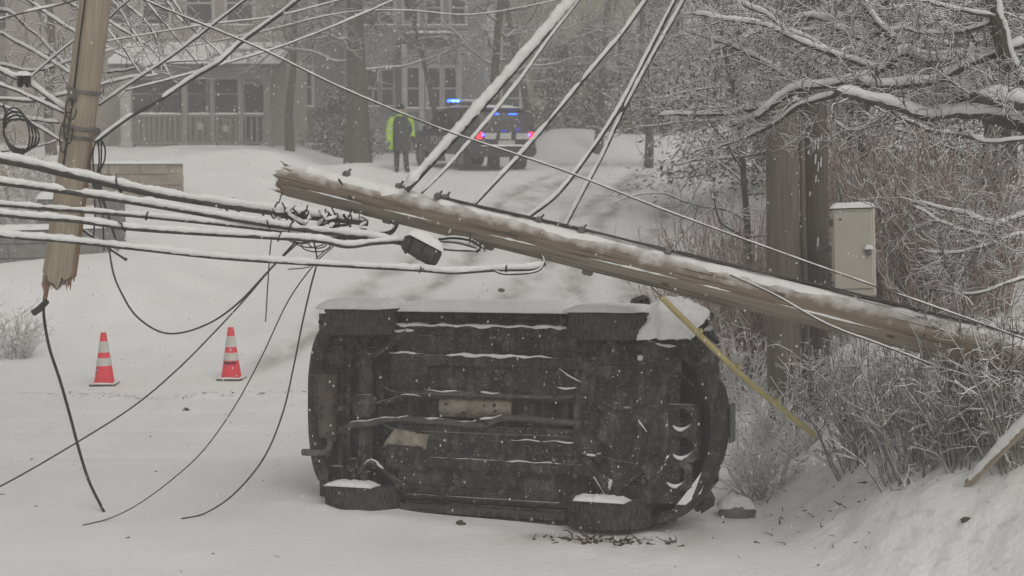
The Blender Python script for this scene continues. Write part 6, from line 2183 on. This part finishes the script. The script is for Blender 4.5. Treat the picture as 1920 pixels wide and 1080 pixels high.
q = hit(1380, 968)
rock('rock', 'snow-capped rock right of the car bumper', (q.x, q.y, q.z - .02), (.16, .13, .12), 3)
for (u, v, s_, lab) in ((865, 985, .035, 'small dark chunk lying on the snow below the car'), (348, 770, .035, 'dark clod on the snow right of the left cone'),
                        (1810, 978, .03, 'dark clod on the bank at the lower right'), (940, 547, .05, 'dark clod on the snow above the car')):
    q = hit(u, v)
    rock('clod', lab, (q.x, q.y, q.z), (s_ * 1.2, s_ * .8, s_ * .75), int(u) % 97, 'debris', False)
# twig and leaf litter scattered over the snow
lt = Twigs()
rng_ = np.random.default_rng(77)
n_l = 0
while n_l < 1000:
    x_ = rng_.uniform(-6, 6); y_ = rng_.uniform(12, 24)
    d_ = float(bank_d(np.array([x_]), np.array([y_]))[0])
    pr_ = .9 if d_ > .1 else (.35 if -.4 < d_ else .025)
    if abs(y_ - 20.9) < .25 and -8 < x_ < -2.5: pr_ = .35
    if rng_.uniform() > pr_: continue
    n_l += 1
    l_ = rng_.uniform(.015, .06) * (1.5 if d_ > 0 else 1)
    P, _ = twig_line(rng_, (x_, y_, h1(x_, y_) + .004), (*rng_.normal(0, 1, 2), rng_.uniform(0, .4) if d_ > 0 else .05), l_, 4, .3)
    r_ = rng_.uniform(.0025, .009)
    lt.add(P, r_, r_ * .4, 1.0)
for k in range(90):
    x_, y_ = rng_.normal(.78, .28), rng_.normal(12.98, .07)
    P, _ = twig_line(rng_, (x_, y_, h1(x_, y_) + .004), (*rng_.normal(0, 1, 2), .1), rng_.uniform(.03, .12), 4, .3)
    lt.add(P, rng_.uniform(.004, .014), .003, 1.0)
tag(lt.build('twig_litter', 'debris'), 'dark twigs and crumbs scattered over the snow', 'litter', kind='stuff')
# dry stalks sticking out of the snow
# falling snow
rng_ = np.random.default_rng(5)
nf = 6500
yy = rng_.uniform(5.5, 34, nf); xx = rng_.uniform(-.36, .36, nf) * yy; zz_ = rng_.uniform(.1, 7.0, nf)
rf = rng_.uniform(.003, .0068, nf) * np.clip(yy / 11, .6, 1.6)
oc = np.array([[1, 0, 0], [-1, 0, 0], [0, 1, 0], [0, -1, 0], [0, 0, 1.6], [0, 0, -1.6]])
V = (np.stack([xx, yy, zz_], 1)[:, None] + oc[None] * rf[:, None, None]).reshape(-1, 3)
fo = np.array([[0, 2, 4], [2, 1, 4], [1, 3, 4], [3, 0, 4], [2, 0, 5], [1, 2, 5], [3, 1, 5], [0, 3, 5]])
F = (np.arange(nf)[:, None, None] * 6 + fo[None]).reshape(-1, 3)
me = bpy.data.meshes.new('falling_snow')
me.from_pydata(V.tolist(), [], F.tolist())
tag(link_mesh('falling_snow', me, 'snow', None, 0), 'snowflakes falling through the air', 'snowflakes', kind='stuff')

# ================================================================== haze
hz = MB()
hz.box((0, 62, 17), (250, 166, 46))
ho = hz.build('haze', 'snow', None, smooth=0)
ho.data.materials.clear()
m = bpy.data.materials.new('haze_air')
m.use_nodes = True
m.node_tree.nodes.clear()
vo = m.node_tree.nodes.new('ShaderNodeVolumePrincipled')
vo.inputs['Color'].default_value = (0.99, 0.985, 0.975, 1)
vo.inputs['Density'].default_value = 0.0057
vo.inputs['Anisotropy'].default_value = 0.2
mo = m.node_tree.nodes.new('ShaderNodeOutputMaterial')
m.node_tree.links.new(vo.outputs[0], mo.inputs['Volume'])
ho.data.materials.append(m)
tag(ho, 'pale snowy haze filling the air', kind='stuff')
